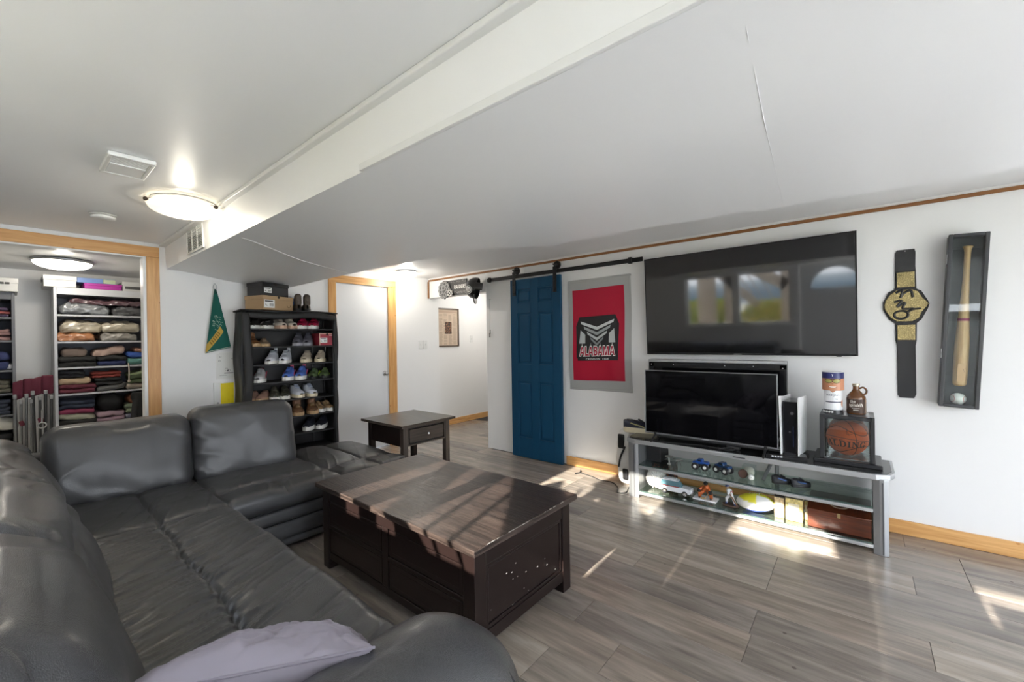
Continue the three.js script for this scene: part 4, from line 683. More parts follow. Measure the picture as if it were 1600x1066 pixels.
{
  const t = thing('toy_car', 'white vintage station wagon model with blue glass and red stripe', 'toy car', [3.45, Y0, -1.16]); t.rotation.y = -Math.PI / 2 + 0.05;
  const w = M(C(0.72, 0.74, 0.78), 0.3, { clearcoat: 0.5 });
  obj('body', [ext([[-0.13, 0.024], [0.11, 0.024], [0.118, 0.036], [0.115, 0.062], [0.045, 0.068], [-0.125, 0.068], [-0.14, 0.084], [-0.132, 0.04]], 0.07, 0.005).translate(0, 0, -0.035)], w, t);
  obj('cabin', ext([[-0.125, 0.068], [0.045, 0.068], [0.018, 0.108], [-0.11, 0.11]], 0.056, 0.004).translate(0, 0, -0.028), M(C(0.1, 0.2, 0.24), 0.15), t);
  obj('roof', [bx(-0.11, 0.02, 0.108, 0.115, -0.031, 0.031, 0.003), bx(-0.1, 0.0, 0.115, 0.126, -0.022, 0.022, 0.004)], w, t);
  obj('stripe', bx(-0.125, 0.03, 0.064, 0.0685, -0.0407, 0.0407, 0.001), M(C(0.4, 0.03, 0.03), 0.4), t);
  objs('bumper', [bx(0.112, 0.124, 0.024, 0.036, -0.04, 0.04, 0.003), bx(-0.145, -0.13, 0.024, 0.036, -0.04, 0.04, 0.003)], chrome, t);
  for (const x of [-0.085, 0.07]) for (const z of [-0.034, 0.034]) { const wh = obj('wheel', cyl(0.022, 0.022, 0.016, 24).rotateX(Math.PI / 2).translate(x, 0.0225, z), rubberBlack, t); obj('hub', cyl(0.013, 0.013, 0.018, 20).rotateX(Math.PI / 2).translate(x, 0.0225, z), chrome, wh); }
  objs('headlight', [-0.026, 0.026].map((z) => cyl(0.009, 0.009, 0.006, 16).rotateZ(Math.PI / 2).translate(0.118, 0.05, z)), whitePlastic, t);
}
const cap = (a, b, r) => { const A = new THREE.Vector3(...a), B = new THREE.Vector3(...b), g = new THREE.CapsuleGeometry(r, A.distanceTo(B), 5, 12); g.applyQuaternion(new THREE.Quaternion().setFromUnitVectors(new THREE.Vector3(0, 1, 0), B.clone().sub(A).normalize())); return g.translate((A.x + B.x) / 2, (A.y + B.y) / 2, (A.z + B.z) / 2); };
{ // figurines: front towards -x
  const t = thing('hockey_figurine', 'orange and black hockey goalie figurine crouching on a white base', 'figurine', [3.47, Y0, -0.945]);
  const or = M(C(0.5, 0.12, 0.03), 0.45), bk = M(C(0.015, 0.014, 0.014), 0.45);
  obj('base', [bx(-0.05, 0.05, 0, 0.012, -0.085, 0.085, 0.003)], M(C(0.72, 0.73, 0.75), 0.35), t);
  obj('body', [cap([0, 0.075, -0.012], [-0.01, 0.1, 0.008], 0.02), cap([0, 0.095, -0.02], [-0.02, 0.075, -0.04], 0.011), cap([0, 0.1, 0.018], [-0.025, 0.07, 0.036], 0.011), cap([0, 0.068, -0.012], [-0.01, 0.045, -0.034], 0.014), cap([0, 0.068, 0.012], [-0.01, 0.045, 0.034], 0.014)], or, t);
  objs('leg_pad', [rb(0.018, 0.045, 0.022, -0.014, 0.036, -0.04, 0.005), rb(0.018, 0.045, 0.022, -0.014, 0.036, 0.042, 0.005)], or, t);
  objs('skate', [rb(0.036, 0.012, 0.012, -0.014, 0.018, -0.04, 0.003), rb(0.036, 0.012, 0.012, -0.014, 0.018, 0.042, 0.003)], bk, t);
  obj('helmet', [sph(0.0165, -0.012, 0.128, 0.004, 16)], bk, t);
  obj('glove', [sph(0.014, -0.026, 0.07, -0.044, 12), rb(0.012, 0.03, 0.026, -0.03, 0.066, 0.04, 0.004)], bk, t);
  obj('stick', [bar([-0.03, 0.09, 0.045], [-0.036, 0.018, 0.005], 0.0028), rb(0.006, 0.012, 0.035, -0.038, 0.019, -0.008, 0.002)], M(C(0.5, 0.35, 0.18), 0.5), t);
}
{
  const t = thing('baseball_figurine', 'white uniformed batter figurine with red arm mark on brown base', 'figurine', [3.46, Y0, -0.765]);
  const wh = M(C(0.75, 0.75, 0.77), 0.45);
  obj('base', new THREE.CylinderGeometry(0.042, 0.045, 0.01, 32).scale(0.9, 1, 1.35).translate(0, 0.005, 0), M(C(0.09, 0.045, 0.03), 0.6), t);
  obj('body', [cap([0, 0.075, 0.0], [-0.005, 0.11, -0.012], 0.0165), cap([0, 0.075, 0.008], [-0.012, 0.022, 0.03], 0.0095), cap([0, 0.075, -0.006], [-0.006, 0.05, -0.028], 0.0095), cap([-0.006, 0.05, -0.028], [0.004, 0.02, -0.03], 0.0085), cap([-0.004, 0.112, 0.004], [-0.026, 0.09, 0.012], 0.007), cap([-0.004, 0.114, -0.024], [-0.028, 0.094, -0.012], 0.007)], wh, t);
  obj('head', sph(0.0125, -0.008, 0.14, -0.022, 16), M(C(0.5, 0.33, 0.24), 0.5), t);
  obj('cap', [new THREE.SphereGeometry(0.0135, 16, 8, 0, 7, 0, 1.5).translate(-0.008, 0.142, -0.022), rb(0.014, 0.003, 0.018, -0.022, 0.143, -0.026, 0.001)], M(C(0.03, 0.06, 0.25), 0.4), t);
  obj('armband', [cyl(0.0085, 0.0085, 0.012, 12).rotateX(0.9).translate(-0.01, 0.104, 0.008)], M(C(0.5, 0.03, 0.04), 0.4), t);
  obj('bat', [bar([-0.028, 0.092, 0.0], [-0.036, 0.016, 0.05], 0.0042)], M(C(0.3, 0.16, 0.08), 0.4), t);
  objs('shoe', [rb(0.026, 0.01, 0.012, -0.014, 0.0155, 0.031, 0.003), rb(0.026, 0.01, 0.012, 0.0, 0.0155, -0.03, 0.003)], M(C(0.05, 0.08, 0.25), 0.4), t);
}
{
  const t = thing('toy_football', 'yellow and white toy football with blue underside on lower shelf', 'ball', [3.45, Y0 + 0.064, -0.6]); t.rotation.set(-0.1, 0, 0);
  const g = lathe(loop(25, (i) => { const u = i / 24 * 2 - 1; return [0.064 * Math.pow(Math.max(0, 1 - u * u), 0.62) + (i % 24 ? 0.0015 : 0), u * 0.128]; }), 40).rotateX(Math.PI / 2);
  const p = g.attributes.position, c = []; for (let i = 0; i < p.count; i++) { const y = p.getY(i), z = p.getZ(i), x = p.getX(i); const k = y > 0.012 - z * 0.2 ? (x > -0.02 || z < 0.02 ? [0.72, 0.66, 0.03] : [0.8, 0.8, 0.78]) : y < -0.04 ? [0.06, 0.12, 0.5] : [0.8, 0.8, 0.78]; c.push(...k); }
  const m = shade(new THREE.Mesh(g, M(C(1, 1, 1), 0.45, { vertexColors: true }))); g.setAttribute('color', new THREE.Float32BufferAttribute(c, 3)); m.name = 'cover'; t.add(m);
  obj('lacing', loop(5, (i) => rb(0.024, 0.003, 0.005, 0, 0.0635, -0.03 + i * 0.015, 0.001)), whitePlastic, t);
}
function printedBox(name, label, cat, pos, w, h, d, base, top) {
  const t = thing(name, label, cat, pos);
  obj('carton', bx(-d / 2, d / 2, 0, h, -w / 2, w / 2, 0.002), M(C(1, 1, 1), 0.4, { map: rep(texData(64, 64, (x, y) => { const v = fbm(x / 7, y / 7); return base.map((b) => b * (0.72 + 0.55 * v)); }), 0.1, 0.12) }), t);
  obj('flap', bx(-d / 2 - 0.001, d / 2 + 0.001, h + 0.0002, h + 0.008, -w / 2 - 0.001, w / 2 + 0.001, 0.002), M(top, 0.45), t);
  obj('window', bx(-d / 2 - 0.0012, -d / 2 - 0.0002, h * 0.2, h * 0.78, -w * 0.34, w * 0.3, 0.0003), M(C(0.72, 0.66, 0.5), 0.3), t);
}
printedBox('gift_box', 'narrow white and brown carton standing beside the toy football', 'box', [3.46, Y0, -0.452], 0.058, 0.14, 0.07, [214, 190, 150], C(0.05, 0.035, 0.03));
printedBox('gift_box', 'wider gold carton with dark top standing beside the wooden chest', 'box', [3.45, Y0, -0.365], 0.098, 0.152, 0.07, [214, 196, 130], C(0.03, 0.028, 0.025));
printedBox('gift_box', 'slim gold carton wedged between gold carton and wooden chest', 'box', [3.52, Y0, -0.302], 0.02, 0.13, 0.06, [200, 180, 110], C(0.06, 0.05, 0.03));
{
  const t = thing('wooden_chest', 'brown wooden chest with oval emblem on lid on lower shelf', 'box', [3.545, Y0, -0.122]);
  const wd = M(C(0.62, 0.42, 0.3), 0.4, { map: rep(woodTex(512, 128, [128, 74, 44], [78, 42, 24], 8.2, 0, 1), 0.5, 0.12) });
  obj('body', [bx(-0.15, 0.13, 0, 0.108, -0.165, 0.16, 0.004, 'z')], wd, t);
  obj('lid', [bx(-0.158, 0.135, 0.1085, 0.122, -0.168, 0.163, 0.004, 'z'), ext([[-0.15, 0.122], [0.13, 0.122], [0.13, 0.16], [0.0, 0.158]], 0.32, 0.003).translate(0, 0, -0.163)], wd, t);
  obj('emblem', new THREE.TorusGeometry(0.034, 0.004, 8, 36).scale(1.3, 1, 0.5).rotateY(-Math.PI / 2).rotateZ(-1.32).translate(-0.07, 0.148, 0.0), M(C(0.45, 0.33, 0.24), 0.5), t);
  obj('clasp', rb(0.004, 0.03, 0.016, -0.1605, 0.108, 0.0, 0.001), M(C(0.4, 0.32, 0.16), 0.35, { metalness: 0.8 }), t);
}
{
  const t = thing('hockey_puck', 'black puck on the lower glass shelf behind the toy football', 'puck', [3.66, Y0, -0.66]);
  obj('rubber', cyl(0.038, 0.038, 0.025, 32, 0, 0.0125, 0), rubberBlack, t); obj('edge', [new THREE.TorusGeometry(0.0375, 0.0015, 6, 32).rotateX(Math.PI / 2).translate(0, 0.0125, 0)], greyPlastic, t);
}
// ---------- beside the stand ----------
{
  const t = thing('sports_bag', 'white and black padded sports bag standing on the floor behind stand leg', 'bag', [3.62, 0, -1.66]);
  const w = M(C(0.66, 0.65, 0.62), 0.55);
  obj('body', puff(0.16, 0.5, 0.17, 10, 24, 10, 0.06, [0.1, 0, 0.12], (v) => { const k = 1 - 0.22 * Math.abs(v.y / 0.25 + 0.1); v.x *= k; v.z *= k; v.z += -0.03 * v.y; v.x += 0.006 * Math.sin(v.y * 40); }).translate(0, 0.252, 0), w, t);
  objs('panel', [puff(0.02, 0.13, 0.06, 4, 8, 5, 0.009).translate(-0.078, 0.4, -0.02), puff(0.02, 0.1, 0.05, 4, 8, 5, 0.009).translate(-0.088, 0.11, 0.02)], blackPlastic, t);
  obj('strap', tube([[-0.085, 0.36, 0.02], [-0.098, 0.26, -0.02], [-0.095, 0.17, -0.04]], 0.008, 16), blackPlastic, t);
  obj('stripe', tube([[-0.07, 0.4, 0.055], [-0.092, 0.26, 0.065], [-0.08, 0.12, 0.06]], 0.005, 16), M(C(0.35, 0.05, 0.07), 0.5), t);
}
shoe('sneaker', 'dark navy sneaker with thick cream sole at corner behind the smaller television', 'shoe', [3.62, 0.488, -1.53], 0.25, { L: 0.3, W: 0.1, H: 0.11, sole: 0.04, upper: M(C(0.012, 0.014, 0.03), 0.5), soleMat: M(C(0.68, 0.6, 0.42), 0.5), accent: M(C(0.5, 0.45, 0.2), 0.5) });
tag(obj('floor_cable', [tube([[3.62, 0.005, -2.16], [3.58, 0.005, -2.0], [3.54, 0.005, -1.9], [3.55, 0.005, -1.78], [3.46, 0.005, -1.68], [3.34, 0.005, -1.62], [3.36, 0.012, -1.56], [3.45, 0.03, -1.57]], 0.0045, 60), tube([[3.56, 0.005, -2.18], [3.62, 0.005, -2.16], [3.68, 0.006, -2.19]], 0.006, 12)], rubberBlack), 'thin black cable trailing over the floor in front of the baseboard', 'cable');
// ---------- sectional sofa ----------
const leather = M(C(0.041, 0.042, 0.045), 0.32, { bumpMap: rep(bumpLeather, 0.16, 0.16), bumpScale: 0.0005, clearcoat: 0.3, clearcoatRoughness: 0.22 });
const leatherDark = M(C(0.03, 0.031, 0.034), 0.45, { bumpMap: rep(bumpLeather, 0.16, 0.16), bumpScale: 0.0009 });
const thread = M(C(0.12, 0.12, 0.125), 0.7);
{
  const t = thing('sectional_sofa', 'charcoal leather corner sofa with loose back cushions and rolled end arm', 'sofa', [0, 0, 0]);
  const groove = (d, w = 0.011, dep = 0.013) => -dep * Math.exp(-(d * d) / (w * w)) - 0.026 * Math.exp(-Math.abs(d) / 0.08);
  const ridge = (a) => Math.pow(1 - Math.abs(2 * a - 1), 5);
  const creaseX = (x, z, near) => 0.014 * ridge(vn(x * 3.1 + z * 2.0 + 3, z * 17 + x * 7)) * (0.3 + near) + 0.009 * ridge(vn(x * 5 + 9, z * 33 + x * 10 + 40)) * (0.15 + near) + 0.012 * (fbm(x * 5 + 1, z * 4 + 2, 3) - 0.45);
  const creaseZ = (x, z, near) => 0.009 * ridge(vn(x * 15 + z * 6, z * 3.2 + 7)) * (0.25 + near) + 0.012 * (fbm(x * 4 + 31, z * 5 + 12, 3) - 0.45);
  // left run of seat
  const seat = (x0, x1, z0, z1, nx, nz, r, f) => { const cx = (x0 + x1) / 2, cz = (z0 + z1) / 2; return puff(x1 - x0, 0.155, z1 - z0, nx, 10, nz, r, [0, 0, 0], (v) => { const x = v.x + cx, z = v.z + cz, top = sm(cl((v.y - 0.0) / 0.07)); f(v, x, z, top); }).translate(cx, 0.352, cz); };
  obj('seat_cushion', seat(0.14, 0.815, -2.826, -0.955, 110, 300, 0.06, (v, x, z, top) => {
    const dx = x - 0.482 - 0.008 * Math.sin(z * 9), e = Math.exp(-Math.abs(dx) / 0.09) + Math.exp(-Math.abs(x - 0.22) / 0.08) * 0.6;
    v.y += top * (groove(dx) + groove(z + 2.826, 0.014, 0.012) + creaseX(x, z, cl(e))); v.x += 0.006 * Math.sin(z * 11) * cl((x - 0.7) / 0.1);
  }), leather, t);
  obj('seat_cushion', seat(0.12, 2.12, -3.78, -2.8, 280, 120, 0.065, (v, x, z, top) => {
    let g = groove(x - 0.5) * cl((z + 3.5) / 0.1) + groove(x - 0.812) + groove(x - 1.14) * cl((z + 3.12) / 0.04) + groove(x - 1.5) + groove(x - 1.82, 0.011, 0.008);
    if (x > 0.82) g += groove(z + 3.09 + 0.01 * Math.sin(x * 8), 0.011, 0.01);
    const n = Math.exp(-Math.min(Math.abs(x - 0.5), Math.abs(x - 0.812), Math.abs(x - 1.14), Math.abs(x - 1.5), Math.abs(z + 3.09)) / 0.06) + (z > -3.0 ? 0.25 : 0);
    v.y += top * (cl(g, -0.045, 0) + creaseZ(x, z, n));
    const k = cl((x - 1.72) / 0.4); v.y -= 0.035 * k * k;
    if (x > 1.84) { const u = (x - 1.84) / 0.28, cz = -3.29, lim = 0.49 - 0.2 * (1 - Math.sqrt(Math.max(0, 1 - u * u))); const q = z - cz; if (Math.abs(q) > lim) v.z += Math.sign(q) * (lim - Math.abs(q)); }
  }), leather, t);
  // fronts below the seats: three padded bands
  const bands = [[0.19, 0.285, 0.0], [0.075, 0.2, -0.012], [0.018, 0.085, -0.035]];
  bands.forEach(([y0, y1, s], k) => {
    obj('front_panel', puff(1.34, y1 - y0, 0.3, 60, 8, 10, 0.03, [0, 0, 0.02], (v) => { v.z += 0.004 * (fbm(v.x * 5, v.y * 9 + k * 7) - 0.45) * 2; if (v.x > 0.45) { const u = cl((v.x - 0.45) / 0.22); v.z -= 0.1 * u * u * (v.z > 0 ? 1 : 0); } }).translate(1.4, (y0 + y1) / 2, -2.97 + s), leather, t);
    obj('front_panel', puff(0.3, y1 - y0, 1.86, 10, 8, 70, 0.03, [0.02, 0, 0], (v) => { v.x += 0.004 * (fbm(v.z * 5, v.y * 9 + k * 7 + 30) - 0.45) * 2; }).translate(0.635 + s, (y0 + y1) / 2, -1.89), leather, t);
  });
  obj('base', [bx(-0.4, 0.6, 0.03, 0.28, -2.85, -0.62, 0.02), bx(-0.4, 1.9, 0.03, 0.28, -3.85, -2.95, 0.02)], leatherDark, t);
  objs('foot', [[2.0, -2.95], [2.0, -3.7], [0.7, -1.0], [-0.3, -0.7], [-0.3, -3.75], [1.0, -3.75]].map(([x, z]) => cyl(0.025, 0.02, 0.04, 16, x, 0.02, z)), blackPlastic, t);
  // back frames
  obj('back_frame', [puff(0.24, 0.5, 3.2, 8, 8, 40, 0.08).translate(-0.33, 0.46, -2.25)], leatherDark, t);
  obj('back_frame', [puff(1.86, 0.46, 0.2, 40, 8, 8, 0.07).translate(0.53, 0.46, -3.83)], leatherDark, t);
  // loose back cushions
  const back = (w, h, d, bul, seedN, lean, folds = 0) => puff(w, h, d, 44, 36, 22, Math.min(h, d) * 0.3, bul, (v, a, b, c) => {
    const n = 1.6 * (fbm(v.x * 3 + seedN, v.y * 3.4 + seedN * 2, 2) - 0.38), edge = Math.max(Math.abs(a), Math.abs(b));
    if (c > -0.6) v.z += 0.03 * n * cl(c + 0.6) + 0.02 * ridge(vn(v.x * 4 + v.y * 9 + seedN, v.y * 3 - v.x * 2)) * Math.pow(edge, 3) * cl(c);
    if (folds) v.z -= 0.03 * ridge(vn(v.x * 2.2 + seedN, v.y * 9 + v.x * v.x * 9 + seedN)) * cl(c) ;
    v.z += 0.007 * (fbm(v.x * 11 + seedN * 3, v.y * 4, 2) - 0.45) * cl(c); v.z -= lean * (v.y / h + 0.5);
    v.y += 0.012 * (fbm(v.x * 4 + seedN, 3, 2) - 0.45) * cl(b);
  });
  obj('back_cushion', back(0.69, 0.47, 0.26, [0.01, 0.02, 0.2], 3, 0.1).translate(0.46, 0.618, -3.555), leather, t);
  obj('back_cushion', back(0.66, 0.5, 0.25, [0.01, 0.015, 0.16], 8, 0.1).rotateY(-0.06).translate(1.135, 0.63, -3.545), leather, t);
  const side = (z0, z1, sd, h, x) => back(z1 - z0, h, 0.3, [0.03, 0.03, 0.36], sd, 0.15, 1).rotateY(Math.PI / 2).translate(x, 0.4 + h / 2, (z0 + z1) / 2);
  obj('back_cushion', side(-3.42, -2.5, 13, 0.47, 0.045), leather, t);
  obj('back_cushion', side(-2.56, -1.66, 17, 0.475, 0.06), leather, t);
  obj('back_cushion', side(-1.72, -0.96, 23, 0.48, 0.06), leather, t);
  // rolled arm at the near end
  const arm = obj('arm', puff(1.2, 0.4, 0.38, 60, 18, 30, 0.18, [0, 0, 0], (v) => { v.y += 0.006 * (fbm(v.x * 4, v.z * 5) - 0.45) + (v.x > 0.35 ? -0.035 * sm(cl((v.x - 0.35) / 0.3)) * cl(v.y / 0.2) : 0); v.x -= 0.05 * cl(-v.y / 0.18) * cl(v.x); }).translate(0.215, 0.478, -0.76), leather, t);
  obj('arm_base', puff(1.13, 0.34, 0.3, 40, 10, 10, 0.05).translate(0.2, 0.2, -0.745), leather, t);
  obj('piping', tube(loop(22, (i) => { const a = -0.5 + i / 21 * 4.1; return [0.735 - 0.03 * cl(Math.sin(a)), 0.455 + 0.185 * Math.sin(a), -0.76 + 0.186 * Math.cos(a)]; }), 0.0045, 60, 6), leatherDark, arm);
}
{
  const t = thing('throw_pillow', 'lavender grey throw pillow lying against the rolled sofa arm', 'pillow', [0.395, 0.545, -1.1]);
  { const y = new THREE.Vector3(-0.19, 0.24, 0.275).normalize(), x = new THREE.Vector3(0.82, 0, 0.57).normalize(), z = new THREE.Vector3().crossVectors(x, y).normalize(); y.crossVectors(z, x); t.quaternion.setFromRotationMatrix(new THREE.Matrix4().makeBasis(x, y, z)); }
  const vel = M(C(0.25, 0.225, 0.265), 0.85, { sheen: 0.6, sheenColor: C(0.7, 0.66, 0.78), sheenRoughness: 0.5, bumpMap: rep(bumpCloth, 0.02, 0.02), bumpScale: 0.0004 });
  const ridge2 = (q) => Math.pow(1 - Math.abs(2 * q - 1), 6);
  const n = 90, S = 0.25, mk = (sg) => { const g = new THREE.PlaneGeometry(2, 2, n, n), p = g.attributes.position; for (let i = 0; i < p.count; i++) { const a = p.getX(i), b = p.getY(i), e = (1 - a * a) * (1 - b * b); const pin = 1 - 0.15 * (1 - a * a) * b * b; const pin2 = 1 - 0.15 * (1 - b * b) * a * a; let h = 0.1 * Math.pow(e, 0.55); h += 0.06 * (fbm(a * 2.4 + 9 + sg * 7, b * 2.2 + 4) - 0.45) * Math.pow(e, 0.25) + 0.02 * (fbm(a * 5 + 3, b * 5 + sg) - 0.45)  * Math.pow(e, 0.2); const dm = Math.hypot(a + 0.15, b * 1.1); h -= 0.03 * Math.exp(-dm * dm * 20); h -= 0.012 * ridge2(vn(a * 3 + b * 2 + 5, b * 1.5 - a + sg * 9)) * Math.pow(e, 0.3); p.setXYZ(i, a * S * pin2, b * S * pin, sg * h); } if (sg < 0) g.index.array.reverse(); g.computeVertexNormals(); return boxUV(g.toNonIndexed()); };
  obj('cover', [mk(1), mk(-1)], vel, t);
  obj('seam_piping', tube(loop(80, (i) => { const q = i / 20, e = Math.floor(q), f = (q - e) * 2 - 1, [a, b] = [[f, -1], [1, f], [-f, 1], [-1, -f]][e]; return [a * S * (1 - 0.15 * (1 - b * b) * a * a), b * S * (1 - 0.15 * (1 - a * a) * b * b), 0]; }), 0.003, 160, 6, true), vel, t);
}
// ---------- coffee table ----------
const topWood = M(C(1, 1, 1), 0.34, { map: rep(woodTex(1024, 512, [66, 55, 50], [30, 24, 22], 6.6, 0, 1.3), 1.3, 0.5), bumpMap: rep(texData(512, 512, (x, y) => { const v = 255 * cl(fbm(x * 0.02, y * 0.35, 4) * 1.1); return [v, v, v]; }, false), 0.6, 0.5), bumpScale: 0.0012, specularIntensity: 0.7 });
const blackWood = M(C(0.011, 0.0062, 0.0056), 0.28, { specularIntensity: 0.7, bumpMap: rep(bumpFine, 0.3, 0.04), bumpScale: 0.0003 });
{
  const t = thing('coffee_table', 'large black wooden coffee table with drawers and worn top, in sunlight', 'coffee table', [0, 0, 0]);
  const X0 = 1.195, X1 = 1.915, Z0 = -2.485, Z1 = -1.21, ym = 0.47;
  obj('tabletop', [bx(1.165, 1.945, 0.47, 0.5, -2.52, -1.18, 0.005, 'z')], topWood, t);
  obj('carcass', [bx(X0 + 0.03, X1 - 0.03, 0.075, ym - 0.001, Z0 + 0.03, Z1 - 0.03, 0.002)], blackWood, t);
  for (const x of [X0, X1 - 0.07]) for (const z of [Z0, Z1 - 0.07]) obj('leg', bx(x, x + 0.07, 0, ym - 0.001, z, z + 0.07, 0.004), blackWood, t);
  const zm = (Z0 + Z1) / 2, rl = 0.05;
  for (const [x0, x1] of [[X0 + 0.004, X0 + 0.029], [X1 - 0.029, X1 - 0.004]]) {
    const out = x0 < 1.5 ? -1 : 1, cx = (x0 + x1) / 2;
    obj('rail', [bx(x0, x1, 0.4, 0.469, Z0 + 0.07, Z1 - 0.07, 0.003), bx(x0, x1, 0.06, 0.1, Z0 + 0.07, Z1 - 0.07, 0.003), bx(x0, x1, 0.1, 0.4, zm - rl / 2, zm + rl / 2, 0.003), bx(x0, x1, 0.24, 0.262, Z0 + 0.07, zm - rl / 2, 0.003), bx(x0, x1, 0.24, 0.262, zm + rl / 2, Z1 - 0.07, 0.003)], blackWood, t);
    for (const [a, b] of [[Z0 + 0.076, zm - rl / 2 - 0.006], [zm + rl / 2 + 0.006, Z1 - 0.076]]) for (const [c, d] of [[0.105, 0.235], [0.267, 0.395]]) {
      const dr = obj('drawer', [bx(cx - 0.01, cx + 0.006, c, d, a, b, 0.003)], blackWood, t);
      obj('drawer_panel', bx(cx + out * 0.004 - 0.007, cx + out * 0.004 + 0.007, c + 0.018, d - 0.018, a + 0.02, b - 0.02, 0.006), blackWood, dr);
    }
  }
  for (const [z0, z1, s] of [[Z1 - 0.029, Z1 - 0.004, 1], [Z0 + 0.004, Z0 + 0.029, -1]]) {
    obj('rail', [bx(X0 + 0.07, X1 - 0.07, 0.39, 0.469, z0, z1, 0.003), bx(X0 + 0.07, X1 - 0.07, 0.06, 0.115, z0, z1, 0.003)], blackWood, t);
    obj('end_panel', bx(X0 + 0.09, X1 - 0.09, 0.135, 0.372, (z0 + z1) / 2 - 0.008, (z0 + z1) / 2 + 0.006, 0.005), blackWood, t);
    obj('beading', [bx(X0 + 0.072, X0 + 0.088, 0.117, 0.388, z0 + 0.003, z1 - 0.003, 0.004), bx(X1 - 0.088, X1 - 0.072, 0.117, 0.388, z0 + 0.003, z1 - 0.003, 0.004), bx(X0 + 0.088, X1 - 0.088, 0.374, 0.389, z0 + 0.003, z1 - 0.003, 0.004), bx(X0 + 0.088, X1 - 0.088, 0.116, 0.133, z0 + 0.003, z1 - 0.003, 0.004)], blackWood, t);
  }
  const worn = []; for (let i = 0; i < 26; i++) { const x = 1.2 + 0.6 * h2(i, 21); worn.push(bx(x, x + 0.008 + 0.02 * h2(i, 22), 0.4975, 0.5004, -1.1815, -1.1794, 0.0003)); }
  for (let i = 0; i < 14; i++) { const x = 1.28 + 0.5 * h2(i, 31), y = 0.09 + 0.25 * h2(i, 32); worn.push(rb(0.004 + 0.006 * h2(i, 33), 0.003, 0.001, x, y, -1.2075 - 0.0035, 0.0003)); }
  obj('worn_edge', worn, M(C(0.4, 0.37, 0.34), 0.7), t);
}
// ---------- end table ----------
{
  const t = thing('end_table', 'small dark end table with one drawer and round steel knob', 'side table', [0, 0, 0]);
  const gw = M(C(1, 1, 1), 0.3, { map: rep(woodTex(512, 128, [76, 67, 60], [40, 34, 30], 2.1, 0, 1.1), 0.8, 0.2), clearcoat: 0.2, clearcoatRoughness: 0.25 });
  const X0 = 2.2, X1 = 2.735, Z0 = -3.64, Z1 = -3.08;
  obj('tabletop', bx(2.155, 2.775, 0.578, 0.602, -3.69, -3.035, 0.004), gw, t);
  for (const x of [X0, X1 - 0.05]) for (const z of [Z0, Z1 - 0.05]) obj('leg', bx(x, x + 0.05, 0, 0.577, z, z + 0.05, 0.003), z > -3.2 ? gw : blackWood, t);
  obj('side_panel', [bx(X0 + 0.008, X0 + 0.03, 0.4, 0.577, Z0 + 0.05, Z1 - 0.05, 0.002), bx(X1 - 0.03, X1 - 0.008, 0.4, 0.577, Z0 + 0.05, Z1 - 0.05, 0.002), bx(X0 + 0.05, X1 - 0.05, 0.4, 0.577, Z0 + 0.008, Z0 + 0.03, 0.002)], blackWood, t);
  obj('front_frame', [bx(X0 + 0.05, X1 - 0.05, 0.556, 0.577, Z1 - 0.03, Z1 - 0.006, 0.002), bx(X0 + 0.05, X1 - 0.05, 0.4, 0.414, Z1 - 0.03, Z1 - 0.006, 0.002), bx(X0 + 0.05, X0 + 0.062, 0.414, 0.556, Z1 - 0.03, Z1 - 0.006, 0.002), bx(X1 - 0.062, X1 - 0.05, 0.414, 0.556, Z1 - 0.03, Z1 - 0.006, 0.002)], gw, t);
  const d = obj('drawer', [bx(X0 + 0.074, X1 - 0.074, 0.426, 0.546, Z1 - 0.03, Z1 - 0.004, 0.004)], gw, t);
  obj('drawer_gap', bx(X0 + 0.062, X1 - 0.062, 0.414, 0.556, Z1 - 0.034, Z1 - 0.026, 0.001), M(C(0.004, 0.004, 0.004), 0.6), t);
  obj('knob', lathe([[0, 0.03], [0.009, 0.028], [0.013, 0.021], [0.011, 0.014], [0.005, 0.01], [0.005, 0]], 24).rotateX(Math.PI / 2).translate((X0 + X1) / 2, 0.486, Z1 - 0.004), chrome, d);
  obj('low_shelf', bx(X0 + 0.02, X1 - 0.02, 0.1, 0.118, Z0 + 0.02, Z1 - 0.02, 0.002), blackWood, t);
}
